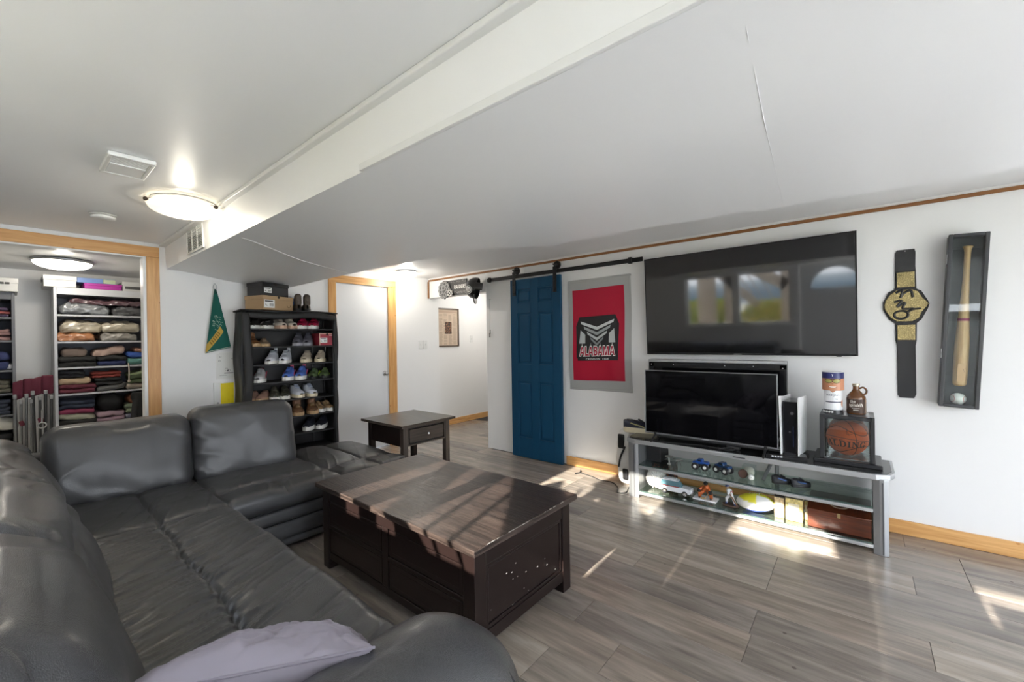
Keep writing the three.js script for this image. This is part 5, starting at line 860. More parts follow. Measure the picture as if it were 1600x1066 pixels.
// ---------- shoe rack ----------
const RO = [1.42, 0, -4.33], RT = -0.1, rackAt = (u, y, dep) => [RO[0] + u * 0.995 - dep * -0.1, y, RO[2] + u * 0.1 - dep * 0.995];
{
  const t = thing('shoe_rack', 'tall black fabric covered shoe rack crowded with shoes beside the white door', 'shoe rack', RO, RT);
  const fab = M(C(0.011, 0.011, 0.012), 0.62, { bumpMap: rep(bumpCloth, 0.02, 0.02), bumpScale: 0.0004 });
  const drape = (w, h, d, x, y, z, s) => puff(w, h, d, 6, 40, 12, 0.012, [0.2, 0, 0], (v) => { v.x += 0.008 * Math.sin(v.y * 9 + s) + 0.006 * Math.sin(v.z * 22 + v.y * 4 + s); v.z += 0.005 * Math.sin(v.y * 13 + s); }).translate(x, y, z);
  objs('cover_side', [drape(0.03, 1.6, 0.3, -0.045, 0.83, -0.155, 1), drape(0.03, 1.6, 0.3, 0.8, 0.83, -0.155, 3)], fab, t);
  obj('cover_back', bx(-0.04, 0.8, 0.05, 1.64, -0.31, -0.302, 0.003), fab, t);
  obj('cover_top', puff(0.88, 0.018, 0.325, 30, 3, 12, 0.008, [0, 0, 0], (v) => { v.y += 0.006 * Math.sin(v.x * 9) * cl(v.z / 0.15 + 0.3); }).translate(0.377, 1.642, -0.15), fab, t);
  objs('cover_flap', [puff(0.07, 1.56, 0.05, 8, 50, 8, 0.022, [0, 0, 0.1], (v) => { v.x += 0.012 * Math.sin(v.y * 6) + 0.014 * cl(-v.y / 0.8); v.z += 0.008 * Math.sin(v.y * 11); }).translate(-0.015, 0.84, 0.005), puff(0.034, 1.58, 0.03, 6, 40, 6, 0.014, [0, 0, 0], (v) => { v.x += 0.005 * Math.sin(v.y * 8); }).translate(0.788, 0.84, 0.0)], fab, t);
  obj('cover_roll', [puff(0.8, 0.062, 0.05, 40, 6, 8, 0.024, [0, 0, 0], (v) => { v.y += 0.008 * Math.sin(v.x * 8) - 0.02 * cl((v.x - 0.2) / 0.2); }).translate(0.39, 1.602, 0.008)], fab, t);
  for (const y of [1.475, 1.305, 1.135, 0.963, 0.785, 0.615, 0.44, 0.27, 0.1]) { const s = obj('shelf', bx(-0.03, 0.785, y - 0.006, y, -0.295, -0.012, 0.002), fab, t); obj('rod', bar([-0.03, y - 0.008, -0.008], [0.785, y - 0.008, -0.008], 0.007), M(C(0.05, 0.05, 0.052), 0.4, { metalness: 0.6 }), s); }
  const pole = []; for (const x of [-0.02, 0.775]) for (const z of [-0.02, -0.285]) pole.push(cyl(0.009, 0.009, 1.63, 12, x, 0.815, z));
  objs('pole', pole, blackMetal, t);
  obj('pole', [cyl(0.006, 0.006, 1.55, 10, 0.655, 0.8, -0.285)], M(C(0.05, 0.05, 0.05), 0.4), t);
}
{
  const kraft = M(C(0.42, 0.28, 0.15), 0.75), lab = (w, h, d) => canvasTex(192, 96, d);
  const stick = canvasTex(192, 96, (x, w, h) => { x.fillStyle = '#e4e4e2'; x.fillRect(0, 0, w, h); x.fillStyle = '#222'; x.fillRect(12, 10, 150, 14); x.beginPath(); x.moveTo(20, 40); x.lineTo(40, 66); x.lineTo(66, 74); x.lineTo(24, 70); x.fill(); for (let i = 0; i < 4; i++) x.fillRect(100 + i * 20, 42, 9, 34); });
  function shoeBox(label, pos, turn, w, h, d, m, lidM, sx, sw, sh) {
    const t = thing('shoe_box', label, 'box', pos, turn);
    obj('carton', bx(-w / 2, w / 2, 0, h - 0.036, -d / 2, d / 2, 0.002), m, t);
    obj('lid', bx(-w / 2 - 0.004, w / 2 + 0.004, h - 0.0358, h, -d / 2 - 0.004, d / 2 + 0.004, 0.003), lidM, t);
    obj('sticker', planeUV(sw, sh, sx, h * 0.42, d / 2 + 0.0048), M(C(1, 1, 1), 0.6, { map: stick }), t);
    obj('notch', cyl(0.012, 0.012, 0.002, 20).rotateX(Math.PI / 2).translate(0, h - 0.012, d / 2 + 0.0045), M(C(0.03, 0.02, 0.015), 0.8), t); return t;
  }
  const p1 = rackAt(0.22, 1.655, 0.165);
  const b1 = shoeBox('brown cardboard shoe box with white sticker on top of the rack', p1, RT + 0.42, 0.33, 0.135, 0.24, kraft, kraft, -0.1, 0.11, 0.075);
  obj('emblem', new THREE.TorusGeometry(0.018, 0.0035, 6, 20, 3.4).rotateZ(3.2).translate(0.115, 0.05, 0.122), M(C(0.25, 0.16, 0.08), 0.7), b1);
  const bk = M(C(0.02, 0.02, 0.022), 0.5);
  shoeBox('black shoe box with small sticker stacked on the brown shoe box', [p1[0] - 0.01, 1.791, p1[2] - 0.005], RT + 0.4, 0.28, 0.125, 0.21, bk, bk, -0.085, 0.08, 0.05);
  const red = shoeBox('red shoe box with white label at right end of second shelf', rackAt(0.716, 1.3055, 0.14), RT, 0.15, 0.125, 0.22, M(C(0.35, 0.03, 0.05), 0.5), M(C(0.35, 0.03, 0.05), 0.5), -0.035, 0.07, 0.05);
  obj('edge_tape', [bx(-0.078, -0.07, 0, 0.124, 0.1105, 0.1145, 0.0005), bx(0.07, 0.078, 0, 0.124, 0.1105, 0.1145, 0.0005), bx(-0.07, 0.07, 0.117, 0.1245, 0.1145, 0.1152, 0.0003)], M(C(0.6, 0.42, 0.32), 0.6), red);
  obj('band', bx(0.02, 0.06, 0.1, 0.108, 0.1146, 0.1152, 0.0003), M(C(0.7, 0.55, 0.5), 0.6), red);
}
{
  const u = (r, g, b, rough = 0.6) => cloth(C(r, g, b), rough);
  const P = (name, desc, shelf, y, items, o, turn, pair, dep = 0.16) => items.forEach(([uu, extra = 0], i) => {
    const near = items.length < 2 ? '' : pair ? ', ' + pair[i] : i ? ', the one nearer the white door' : ', the one nearer the cover flap';
    shoe(name, desc + ' on ' + shelf + near, name === 'boot' ? 'boot' : name === 'slipper' ? 'slipper' : 'shoe', rackAt(uu, y + 0.0005, dep), RT + turn + extra, o, items.length > 1 ? desc + ' pair' : undefined);
  });
  const s1 = 'the rack\'s top shelf', s2 = 'the second shelf', s3 = 'the third shelf', s4 = 'the fourth shelf', s5 = 'the fifth shelf', s6 = 'the sixth shelf', s7 = 'the lowest shelf';
  P('sneaker', 'black sneaker with white stripe', s1, 1.475, [[0.095], [0.205]], { H: 0.1, upper: u(0.02, 0.02, 0.018), soleMat: rubberWhite, accent: rubberWhite }, -0.5);
  P('sneaker', 'cream knit sneaker', s1, 1.475, [[0.3], [0.395]], { H: 0.12, W: 0.09, sole: 0.03, upper: u(0.6, 0.54, 0.46), soleMat: M(C(0.55, 0.36, 0.26), 0.6) }, 0.05);
  P('sneaker', 'red sneaker with white sole', s1, 1.475, [[0.52], [0.63]], { H: 0.12, sole: 0.032, upper: u(0.42, 0.01, 0.06, 0.4), soleMat: rubberWhite, accent: M(C(0.6, 0.2, 0.25), 0.5) }, -0.45);
  P('boot', 'tan leather boot', s2, 1.305, [[0.065]], { H: 0.1, L: 0.24, W: 0.09, shaft: 0.075, upper: M(C(0.2, 0.09, 0.035), 0.3), soleMat: rubberTan }, 0.1);
  P('slipper', 'brown moccasin', s2, 1.305, [[0.165]], { H: 0.075, W: 0.09, sole: 0.02, upper: u(0.24, 0.17, 0.11), soleMat: rubberTan, lining: u(0.3, 0.2, 0.12) }, -0.15);
  P('sneaker', 'grey mesh sneaker', s2, 1.305, [[0.475], [0.572]], { H: 0.135, W: 0.092, upper: u(0.12, 0.12, 0.15), soleMat: M(C(0.3, 0.3, 0.33), 0.6), lining: u(0.08, 0.08, 0.1) }, -0.42);
  P('sneaker', 'white high top with heel tab', s3, 1.135, [[0.235], [0.355]], { H: 0.13, sole: 0.026, upper: u(0.62, 0.64, 0.69), soleMat: rubberWhite, heelTab: u(0.7, 0.71, 0.74), lining: u(0.2, 0.22, 0.28) }, -0.5);
  P('sneaker', 'beige sneaker with dark side stripe', s3, 1.135, [[0.555], [0.695]], { H: 0.118, upper: u(0.55, 0.47, 0.36), soleMat: rubberCream, accent: rubberBlack, lining: u(0.4, 0.34, 0.26) }, -0.5);
  P('sneaker', 'white and grey basketball sneaker with red details', s4, 0.963, [[0.125]], { H: 0.13, W: 0.1, upper: u(0.5, 0.5, 0.5), soleMat: rubberWhite, accent: M(C(0.4, 0.03, 0.06), 0.5), lining: M(C(0.3, 0.03, 0.05), 0.6) }, -0.4);
  P('sneaker', 'blue and pink running sneaker', s4, 0.963, [[0.385], [0.505]], { H: 0.13, sole: 0.036, upper: u(0.1, 0.2, 0.62), soleMat: rubberWhite, accent: M(C(0.75, 0.12, 0.25), 0.5), heelTab: M(C(0.75, 0.12, 0.25), 0.5), lining: u(0.05, 0.1, 0.4) }, -0.5);
  P('sneaker', 'black and green trail sneaker', s4, 0.963, [[0.625], [0.735]], { H: 0.1, sole: 0.022, upper: u(0.1, 0.15, 0.06), soleMat: rubberBlack, accent: M(C(0.5, 0.75, 0.05), 0.5) }, -0.5);
  P('slipper', 'dusty pink slipper', s5, 0.785, [[0.055], [0.15]], { H: 0.085, W: 0.09, sole: 0.022, upper: u(0.45, 0.27, 0.2), soleMat: rubberTan, lining: u(0.3, 0.18, 0.13), noTongue: true }, -0.5);
  P('sneaker', 'dark olive sneaker with white sole', s5, 0.785, [[0.25], [0.34]], { H: 0.12, W: 0.088, upper: u(0.05, 0.05, 0.035), soleMat: rubberWhite }, -0.25);
  P('sneaker', 'white sneaker with pale blue lace', s5, 0.785, [[0.45], [0.575]], { H: 0.125, upper: u(0.62, 0.63, 0.68), soleMat: rubberCream, lace: u(0.45, 0.5, 0.62) }, 0.08);
  P('boot', 'worn brown lace-up boot', s6, 0.615, [[0.44], [0.58]], { H: 0.1, L: 0.24, W: 0.1, shaft: 0.095, upper: cloth(C(0.2, 0.1, 0.05), 0.6), soleMat: rubberTan, lace: M(C(0.3, 0.2, 0.1), 0.7) }, -0.15, null, 0.1);
  P('sneaker', 'tan and grey low sneaker', s6, 0.615, [[0.662], [0.748]], { H: 0.1, W: 0.08, L: 0.24, upper: u(0.32, 0.2, 0.1), soleMat: rubberWhite, accent: greyPlastic }, 0.1);
  P('slipper', 'dark brown loafer', s6, 0.615, [[0.06], [0.16]], { H: 0.08, W: 0.09, upper: M(C(0.06, 0.025, 0.015), 0.4), soleMat: rubberTan }, -0.4);
  P('sneaker', 'navy sneaker with white sole', s7, 0.44, [[0.575], [0.7]], { H: 0.11, sole: 0.036, upper: u(0.02, 0.022, 0.035), soleMat: rubberWhite }, -0.6);
  for (const [uu, w] of [[0.47, 'the one beside the brown box'], [0.555, 'the one nearer the door casing']]) shoe('boot', 'tall brown leather boot on top of the rack, ' + w, 'boot', rackAt(uu, 1.652, 0.16), RT + Math.PI - 0.15, { H: 0.095, L: 0.2, W: 0.085, shaft: 0.115, upper: M(C(0.07, 0.05, 0.035), 0.5), soleMat: rubberBlack, heelTab: M(C(0.07, 0.05, 0.035), 0.5) }, 'tall brown boots on the rack');
  const c = thing('knit_cap', 'crumpled blue knit cap behind the boots on top of rack', 'cap', rackAt(0.425, 1.652, 0.24), RT);
  obj('crown', puff(0.09, 0.15, 0.08, 8, 8, 8, 0.03, [0.1, 0, 0.1], (v) => { v.x += 0.008 * Math.sin(v.y * 60); }).translate(0, 0.078, 0), cloth(C(0.03, 0.08, 0.24)), c); obj('brim', puff(0.1, 0.03, 0.09, 6, 3, 6, 0.012).translate(0, 0.017, 0), cloth(C(0.05, 0.1, 0.28)), c);
}
// ---------- closet beyond the pine cased opening ----------
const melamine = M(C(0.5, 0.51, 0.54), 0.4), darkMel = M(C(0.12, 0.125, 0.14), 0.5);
function shelfUnit(label, x0, x1, ys, top, m, inner) {
  const t = thing('shelf_unit', label, 'shelf unit', [0, 0, 0]);
  obj('side_panel', bx(x0, x0 + 0.022, 0, top, -6.68, -6.2, 0.002), m, t); obj('side_panel', bx(x1 - 0.022, x1, 0, top, -6.68, -6.2, 0.002), m, t);
  obj('back_panel', bx(x0 + 0.022, x1 - 0.022, 0, top, -6.69, -6.68, 0.001), inner, t);
  obj('top_panel', bx(x0 + 0.022, x1 - 0.022, top - 0.07, top, -6.68, -6.199, 0.002), m, t);
  for (const y of ys) obj('shelf', bx(x0 + 0.022, x1 - 0.022, y - 0.018, y, -6.68, -6.202, 0.002), m, t);
  return t;
}
shelfUnit('tall grey shelf unit packed with folded clothes in the closet', 0.3, 1.06, [1.66, 1.385, 1.12, 0.85, 0.47, 0.12], 1.934, melamine, M(C(0.25, 0.26, 0.3), 0.6));
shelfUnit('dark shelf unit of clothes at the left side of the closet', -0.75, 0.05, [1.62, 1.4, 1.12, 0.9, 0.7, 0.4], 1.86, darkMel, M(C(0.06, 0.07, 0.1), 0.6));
let foldSeed = 1;
function folded(name, label, cat, x, y, z, w, h, d, color, o = {}) {
  const s = foldSeed++ * 3.7, t = thing(name, label, cat, [x, y, z], o.turn ?? (h2(foldSeed, 2) - 0.5) * 0.12);
  const m = o.bag ? M(color, 0.22, { clearcoat: 0.9, clearcoatRoughness: 0.18 }) : cloth(color, 0.85), n = o.layers ?? Math.max(1, Math.round(h / 0.035));
  const wob = (v, k, amp) => { v.y += amp * (fbm(v.x * 14 + s, v.z * 12 + k * 5) - 0.45); v.z += amp * 0.9 * (fbm(v.x * 12 + s + k, v.y * 20 + 4) - 0.45); v.x += amp * 0.6 * (fbm(v.z * 9 + s, k + v.y * 9) - 0.45); };
  const lay = (k) => { const hh = h / n, ww = w * (0.93 + 0.07 * h2(k + foldSeed, 5)), dd = d * (0.92 + 0.08 * h2(k, foldSeed)); return puff(ww, hh * 1.04, dd, o.bag ? 26 : 18, o.bag ? 10 : 5, 12, hh * 0.46, [0.01, o.bag ? 0.12 : 0.06, 0.02], (v) => { wob(v, k, o.bag ? 0.08 : 0.045); if (o.slump) v.y -= o.slump * (v.x / w) ; if (v.y < -hh / 2) v.y = -hh / 2; }).translate(0.01 * (h2(k, 9 + foldSeed) - 0.5), hh * (k + 0.52), 0); };
  obj(o.bag ? 'plastic_wrap' : 'fold', lay(0), m, t);
  for (let k = 1; k < n; k++) obj('fold', lay(k), o.two && k % 2 ? cloth(o.two, 0.85) : m, t);
  return t;
}
const G1 = (label, x, y, w, h, c, o = {}) => folded(o.name ?? 'folded_garment', label, o.cat ?? 'clothes', x, y + 0.001, o.z ?? -6.36, w, h, o.d ?? 0.28, C(...c), o);
// top compartment, upwards
G1('grey plastic bag of bedding lying on the top closet shelf', 0.53, 1.66, 0.4, 0.105, [0.17, 0.18, 0.19], { bag: 1, layers: 1, name: 'storage_bag', cat: 'bag' });
G1('dark clear bag beside the grey bag on the top closet shelf', 0.86, 1.66, 0.28, 0.1, [0.07, 0.07, 0.075], { bag: 1, layers: 1, name: 'storage_bag', cat: 'bag' });
G1('dark patterned quilt in plastic across both bags on top closet shelf', 0.69, 1.768, 0.6, 0.055, [0.09, 0.045, 0.055], { bag: 1, layers: 1, name: 'storage_bag', cat: 'bag' });
// second
G1('orange textile in clear plastic at left of the second closet shelf', 0.47, 1.385, 0.28, 0.085, [0.42, 0.18, 0.08], { bag: 1, layers: 1, name: 'storage_bag', cat: 'bag' });
G1('pale patterned cloth in plastic beside the orange textile', 0.78, 1.385, 0.32, 0.09, [0.3, 0.28, 0.25], { bag: 1, layers: 1, name: 'storage_bag', cat: 'bag' });
G1('cream bag of linen lying on top of the orange textile', 0.49, 1.473, 0.32, 0.12, [0.42, 0.37, 0.28], { bag: 1, layers: 1, name: 'storage_bag', cat: 'bag' });
G1('cream bag of linen lying on top of the pale patterned cloth', 0.79, 1.478, 0.34, 0.11, [0.46, 0.41, 0.32], { bag: 1, layers: 1, name: 'storage_bag', cat: 'bag' });
// third
G1('crumpled black jumper with white print on the third closet shelf', 0.47, 1.12, 0.29, 0.1, [0.02, 0.02, 0.02], { layers: 2 });
G1('brown grey knit on top of the crumpled black jumper', 0.44, 1.222, 0.2, 0.09, [0.16, 0.12, 0.1], { layers: 1 });
G1('navy garment with white tag in the middle of third closet shelf', 0.73, 1.12, 0.24, 0.1, [0.02, 0.03, 0.1], { layers: 2, two: C(0.02, 0.02, 0.02) });
G1('pink and cream floral top heaped over the navy garment', 0.7, 1.222, 0.26, 0.085, [0.45, 0.32, 0.27], { layers: 1, slump: -0.04 });
G1('teal green scarf at the right of third closet shelf', 0.94, 1.12, 0.19, 0.075, [0.12, 0.28, 0.25], { layers: 1 });
G1('bright blue shirt on top of the teal green scarf', 0.92, 1.197, 0.16, 0.06, [0.04, 0.1, 0.36], { layers: 1 });
G1('dusty orange cloth on top of the bright blue shirt', 0.96, 1.258, 0.13, 0.045, [0.38, 0.2, 0.14], { layers: 1 });
// fourth
G1('maroon patterned jumper at left of the fourth closet shelf', 0.46, 0.85, 0.28, 0.085, [0.12, 0.02, 0.035], { layers: 2 });
G1('tan folded top lying on the maroon patterned jumper', 0.44, 0.937, 0.24, 0.065, [0.46, 0.34, 0.22], { layers: 1 });
G1('black jeans roll at the back of tan folded top', 0.42, 1.004, 0.2, 0.08, [0.012, 0.013, 0.018], { layers: 2 });
G1('charcoal striped cloth in the middle of fourth closet shelf', 0.71, 0.85, 0.24, 0.06, [0.1, 0.1, 0.1], { layers: 1, slump: -0.05 });
G1('black folded hoodie above the charcoal striped cloth', 0.7, 0.912, 0.22, 0.08, [0.015, 0.015, 0.016], { layers: 2 });
G1('rust red folded shirt topmost above the black folded hoodie', 0.68, 0.994, 0.24, 0.06, [0.26, 0.045, 0.035], { layers: 2 });
G1('beige and white knit with hanging cord on fourth closet shelf', 0.93, 0.85, 0.2, 0.06, [0.36, 0.3, 0.25], { layers: 1 });
G1('olive green trousers above the beige and white knit', 0.94, 0.912, 0.18, 0.085, [0.09, 0.12, 0.06], { layers: 2 });
G1('pale green cloth draped topmost over olive green trousers', 0.93, 0.999, 0.17, 0.04, [0.26, 0.32, 0.18], { layers: 1, slump: -0.05 });
// fifth (partly behind the sofa)
G1('grey marled jumper low in the closet stack', 0.46, 0.47, 0.28, 0.1, [0.14, 0.14, 0.14], { layers: 2, two: C(0.02, 0.02, 0.02) });
G1('mint green and pink shirt above the grey marled jumper', 0.45, 0.572, 0.27, 0.06, [0.42, 0.42, 0.33], { layers: 1, slump: 0.03 });
G1('deep pink folded shirt above the mint and pink shirt', 0.46, 0.634, 0.28, 0.05, [0.3, 0.05, 0.11], { layers: 1 });
G1('dark denim jeans topmost of the left low closet stack', 0.46, 0.686, 0.27, 0.09, [0.03, 0.04, 0.07], { layers: 2 });
G1('bright pink garment under the mauve sweaters low in closet', 0.71, 0.47, 0.24, 0.045, [0.5, 0.1, 0.2], { layers: 1 });
G1('mauve folded sweater low in closet, lower of the two', 0.71, 0.517, 0.24, 0.05, [0.3, 0.2, 0.25], { layers: 1 });
G1('mauve folded sweater low in closet, upper of the two', 0.71, 0.569, 0.24, 0.055, [0.38, 0.26, 0.31], { layers: 1 });
G1('slouching black sports bag in the middle of the closet stack', 0.7, 0.626, 0.22, 0.18, [0.01, 0.01, 0.012], { layers: 1, name: 'sports_bag', cat: 'bag' });
G1('white folded cloth beside a black coat low in closet', 0.95, 0.47, 0.16, 0.06, [0.6, 0.52, 0.4], { layers: 1 });
G1('lilac grey cloth above the white folded cloth', 0.9, 0.532, 0.15, 0.05, [0.2, 0.2, 0.27], { layers: 1 });
G1('sage green jacket heaped beside the black sports bag', 0.92, 0.585, 0.2, 0.1, [0.2, 0.24, 0.16], { layers: 2 });
G1('copper brown box-like cloth bundle above the sage jacket', 0.93, 0.687, 0.18, 0.1, [0.22, 0.08, 0.04], { layers: 1 });
{
  const t = thing('black_coat', 'black coat hanging down at the right edge of closet shelves', 'coat', [0.97, 0.83, -6.16]);
  obj('body', puff(0.15, 0.42, 0.06, 12, 20, 6, 0.025, [0.1, 0, 0.2], (v) => { v.x += -0.16 * v.y * cl(v.x * 8 < 0 ? 1 : 0.2) + 0.008 * Math.sin(v.y * 30); v.z += 0.01 * Math.sin(v.x * 60); }).translate(0, -0.22, 0), cloth(C(0.014, 0.014, 0.015)), t);
  obj('sleeve', puff(0.05, 0.34, 0.05, 6, 16, 6, 0.022, [0, 0, 0], (v) => { v.x += 0.1 * v.y; }).translate(-0.09, -0.24, 0.02), cloth(C(0.018, 0.018, 0.019)), t);
  obj('hook', tube([[0, 0, 0], [0.01, 0.03, 0], [0.03, 0.03, -0.03], [0.04, 0.02, -0.04]], 0.004, 12), silver, t);
}
{
  const t = thing('hanging_cord', 'pale cord hanging down in front of the fourth closet shelf', 'cord', [0.85, 1.12, -6.195]);
  obj('cord', tube([[0, 0.02, -0.02], [0, 0, 0.004], [0.003, -0.08, 0.006], [0, -0.17, 0.004]], 0.006, 16), cloth(C(0.5, 0.42, 0.36)), t); obj('knot', sph(0.014, 0, -0.175, 0.004, 12), cloth(C(0.5, 0.42, 0.36)), t);
}
// left unit
const L1 = (label, y, h, c, o = {}) => folded('folded_garment', label, 'clothes', o.x ?? -0.13, y + 0.001, -6.34, o.w ?? 0.3, h, 0.26, C(...c), o);
L1('dark red and navy garment on the dark unit\'s top shelf', 1.62, 0.09, [0.06, 0.04, 0.08], { two: C(0.2, 0.05, 0.05) });
L1('dusty pink folded garment on the dark unit', 1.4, 0.1, [0.3, 0.18, 0.17]);
L1('navy blue shirt with white trim hanging over the dark unit shelf', 1.12, 0.16, [0.025, 0.035, 0.11], { layers: 2 });
L1('crumpled white cloth beside the navy blue shirt', 1.125, 0.05, [0.5, 0.5, 0.52], { x: 0.0, w: 0.07, layers: 1 });
L1('olive brown folded garment on the dark unit', 0.9, 0.12, [0.09, 0.085, 0.065], { layers: 3 });
L1('dark blue jeans stacked low on the dark unit', 0.7, 0.14, [0.035, 0.045, 0.075], { layers: 4 });
L1('white towel hanging from the dark unit over the folding chairs', 0.55, 0.13, [0.55, 0.54, 0.5], { x: -0.06, w: 0.24, layers: 1, slump: 0.1 });
L1('black folded garment at the foot of dark unit', 0.4, 0.12, [0.02, 0.02, 0.024], { layers: 2 });
// boxes on the units
{
  const wb = M(C(0.55, 0.55, 0.54), 0.6);
  function lidBox(label, x0, x1, y0, y1, z0, z1, m, m2) { const t = thing('storage_box', label, 'box', [(x0 + x1) / 2, y0, (z0 + z1) / 2]); const w = (x1 - x0) / 2, d = (z1 - z0) / 2, h = y1 - y0; obj('carton', bx(-w, w, 0, h * 0.6, -d, d, 0.002), m, t); obj('lid', bx(-w - 0.004, w + 0.004, h * 0.6 + 0.0002, h, -d - 0.004, d + 0.004, 0.003), m2 ?? m, t); return t; }
  const wl = lidBox('wide white carton overhanging the top of grey shelf unit', 0.235, 0.46, 1.935, 2.05, -6.6, -6.19, wb); obj('hand_hole', sph(0.014, -0.1135, 0.06, 0.12, 12).scale(1, 1, 1), M(C(0.1, 0.1, 0.1), 0.7), wl);
  lidBox('bright magenta flat box on top of grey shelf unit', 0.52, 0.805, 1.935, 1.995, -6.6, -6.2, M(C(0.36, 0.02, 0.26), 0.4));
  { const t = thing('book', 'blue and green flat book lying on the magenta box', 'book', [0.63, 1.996, -6.38]); obj('cover', [bx(-0.165, 0.13, 0, 0.003, -0.17, 0.175, 0.001), bx(-0.165, 0.13, 0.047, 0.05, -0.17, 0.175, 0.001), bx(-0.168, -0.165, 0, 0.05, -0.17, 0.175, 0.001), bx(-0.165, 0.03, 0.003, 0.047, 0.172, 0.176, 0.001)], M(C(0.12, 0.2, 0.42), 0.4), t); obj('pages', bx(-0.164, 0.128, 0.0031, 0.0469, -0.165, 0.17, 0.001), M(C(0.4, 0.46, 0.3), 0.7), t); }
  const w3 = lidBox('white printed carton beside the magenta box on grey shelf unit', 0.815, 1.03, 1.935, 2.035, -6.6, -6.2, wb); obj('print', bx(-0.09, 0.04, 0.02, 0.05, 0.2005, 0.2015, 0.0003), M(C(0.06, 0.06, 0.06), 0.6), w3);
  const w4 = lidBox('long white carton with dark print on top of dark shelf unit', -0.5, 0.07, 1.861, 1.985, -6.6, -6.14, wb); obj('print', [bx(0.17, 0.2, 0.065, 0.085, 0.2345, 0.2355, 0.0003), bx(0.205, 0.235, 0.065, 0.085, 0.2345, 0.2355, 0.0003)], M(C(0.05, 0.05, 0.05), 0.6), w4);
}
function campChair(label, pos, turn, w, hgt, dark) {
  const t = thing('camp_chair', label, 'folding chair', pos, turn, 'folded camping chairs in the closet');
  const fab = cloth(C(0.11, 0.012, 0.03), 0.8), st = dark ? M(C(0.04, 0.04, 0.042), 0.4) : M(C(0.16, 0.16, 0.165), 0.4, { metalness: 0.5 });
  objs('fabric', [puff(w * 0.48, 0.17, 0.03, 8, 12, 4, 0.012, [0, 0, 0.2], (v) => { v.z += 0.012 * Math.sin(v.x * 50); v.y += 0.012 * Math.sin(v.x * 40); }).translate(-w * 0.25, hgt - 0.085, 0), puff(w * 0.5, 0.18, 0.03, 8, 12, 4, 0.012, [0, 0, 0.2], (v) => { v.z += 0.014 * Math.sin(v.x * 44 + 1); }).rotateY(0.4).translate(w * 0.24, hgt - 0.07, 0)], fab, t);
  objs('tube', [[-0.4, -0.3], [-0.12, -0.16], [0.14, 0.06], [0.36, 0.32]].map(([a, b], i) => bar([w * b, 0, 0.03 + 0.02 * (i % 2)], [w * a, hgt - 0.14 - 0.05 * (i % 2), 0.03 + 0.02 * (i % 2)], 0.011, 10)), st, t);
  objs('joint', [[-0.4, 0.03], [-0.12, 0.05], [0.14, 0.03], [0.36, 0.05]].map(([a, z], i) => rb(0.026, 0.04, 0.026, w * a, hgt - 0.14 - 0.05 * (i % 2), z, 0.006)), M(C(0.26, 0.26, 0.26), 0.4), t);
  obj('armrest', [puff(w * 0.25, 0.05, 0.03, 5, 4, 4, 0.012).rotateZ(0.25).translate(-w * 0.1, hgt * 0.62, 0.06)], fab, t);
}
campChair('folded maroon camping chair with pale tubes, nearer the dark shelf unit', [0.09, 0, -6.0], 0, 0.13, 1.02, false);
campChair('folded maroon camping chair with black tubes, nearer the grey shelf unit', [0.205, 0, -5.98], 0.05, 0.15, 1.045, true);
{
  const t = thing('strap_ring', 'pale webbing loop hanging on the black tubed camping chair', 'strap', [0.2, 0.6, -5.9]);
  obj('loop', new THREE.TorusGeometry(0.026, 0.006, 8, 28).scale(1, 1, 1), cloth(C(0.42, 0.42, 0.42)), t); obj('web', rb(0.012, 0.12, 0.004, 0, 0.085, 0, 0.001), cloth(C(0.3, 0.3, 0.3)), t);
}
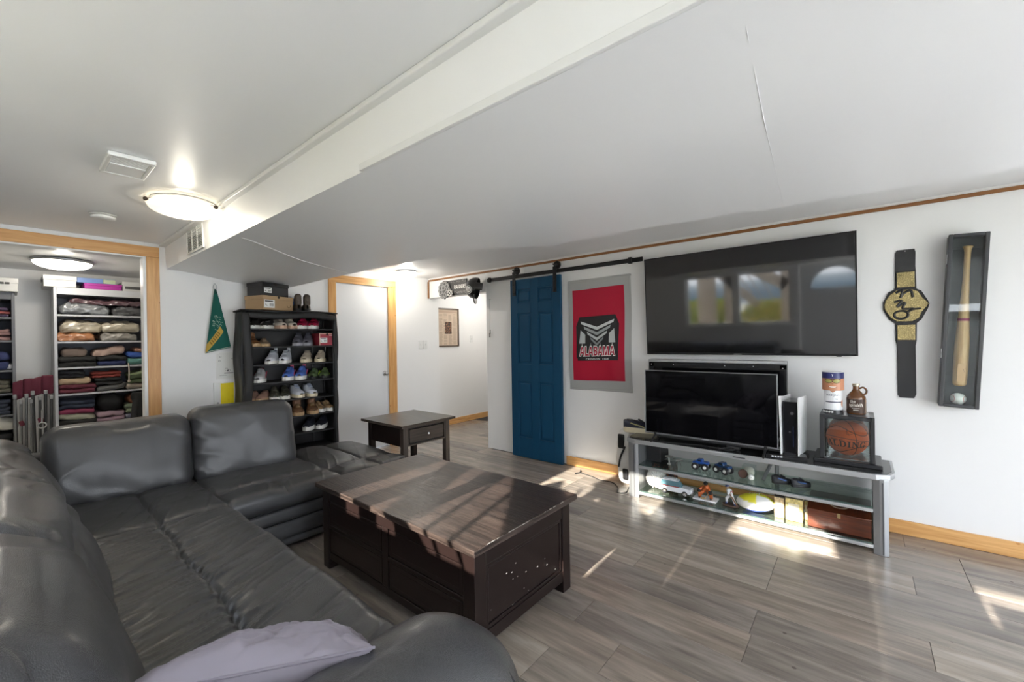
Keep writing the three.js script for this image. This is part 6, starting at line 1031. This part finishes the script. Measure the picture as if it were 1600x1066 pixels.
// ---------- outdoors, reflected in the televisions; unseen boards and added pale ground steer daylight indoors ----------
struct('ground_outside', bx(-60, -0.65, -0.25, -0.16, -60, 60, 0.01), M(C(0.42, 0.4, 0.3), 0.95));
struct('ground_lake', bx(-160, -60, -2.6, -2.5, -150, 110, 0.01), M(C(0.2, 0.3, 0.45), 0.3));
{ const g = new THREE.SphereGeometry(1, 48, 16, 0, 7, 0, Math.PI / 2).scale(40, 9, 190).translate(-210, -3, -40); struct('hill_far', g, M(C(0.12, 0.17, 0.2), 1)); }
struct('added_bounce_ground', bx(-0.65, 60, -0.25, -0.16, 2.66, 60, 0.01), M(C(0.84, 0.84, 0.83), 0.95));  // added pale ground behind the camera, bounces daylight up to the ceiling
{ // boards out of view outside the long window, shaped to cut the sun patches
  const t = thing('unseen_sun_blocker', 'unseen upright and slanting boards outside the long window, shaping the sun patches', 'sun_blocker', [-1.3, 0.356, 0.028]);
  const wd = M(C(0.3, 0.25, 0.2), 0.85);
  const bd = (a, b, w) => { const dz = b[0] - a[0], dy = b[1] - a[1], L = Math.hypot(dz, dy), g = rb(0.022, w, L, 0, 0, 0, 0.002, 'z'); g.rotateX(-Math.atan2(dy, dz)); return g.translate(0, (a[1] + b[1]) / 2, (a[0] + b[0]) / 2); };
  for (const [a, b, w] of [[[-0.94, -0.5], [-0.94, 2.3], 0.34], [[-1.02, 1.37], [-1.72, 1.83], 0.2], [[-1.2, 1.1], [-1.5, 1.72], 0.024], [[-1.36, 1.1], [-1.68, 1.75], 0.024], [[-1.55, 1.27], [-1.8, 1.67], 0.024], [[-1.46, 1.05], [-2.08, 1.66], 0.14], [[-1.945, -0.5], [-1.945, 1.62], 0.17], [[-2.33, -0.5], [-2.33, 2.3], 0.34]]) obj('board', bd(a, b, w), wd, t);
}
function shrub(label, pos, r, h, c1, c2) {
  const t = thing('garden_shrub', label, 'shrub', pos); const N = 2600, base = new THREE.PlaneGeometry(0.05, 0.035), mats = [c1, c2];
  for (let k = 0; k < 2; k++) { const im = new THREE.InstancedMesh(base, M(C(...mats[k]), 0.8, { transmission: 0.3, thickness: 0, side: THREE.DoubleSide }), N), q = new THREE.Object3D(); for (let i = 0; i < N; i++) { const a = rnd() * 6.283, y = Math.pow(rnd(), 0.8), rad = r * Math.sqrt(rnd()) * (0.5 + 0.5 * Math.sin(Math.PI * (0.15 + 0.75 * y))); q.position.set(rad * Math.cos(a), y * h, rad * Math.sin(a)); q.rotation.set(rnd() * 6, rnd() * 6, rnd() * 6); q.scale.setScalar(rr(0.7, 1.6)); q.updateMatrix(); im.setMatrixAt(i, q.matrix); } im.name = 'foliage'; im.userData.kind = 'stuff'; shade(im); t.add(im); }
  obj('stem', loop(6, (i) => bar([0.04 * Math.cos(i), 0, 0.04 * Math.sin(i)], [r * 0.6 * Math.cos(i * 1.1), h * 0.8, r * 0.6 * Math.sin(i * 1.1)], 0.01)), M(C(0.1, 0.07, 0.04), 0.9), t);
}
shrub('yellow green garden shrub outside the long window, nearer the closet end', [-3.1, -0.16, -2.9], 1.0, 1.7, [0.4, 0.38, 0.04], [0.15, 0.22, 0.03]);
shrub('golden leaved garden shrub outside the long window, nearer the door', [-3.3, -0.16, -1.3], 0.95, 1.6, [0.5, 0.4, 0.08], [0.22, 0.26, 0.05]);

scene.traverse((o) => { if (o.isMesh) { o.castShadow = true; o.receiveShadow = true; } });
renderer.render(scene, camera);
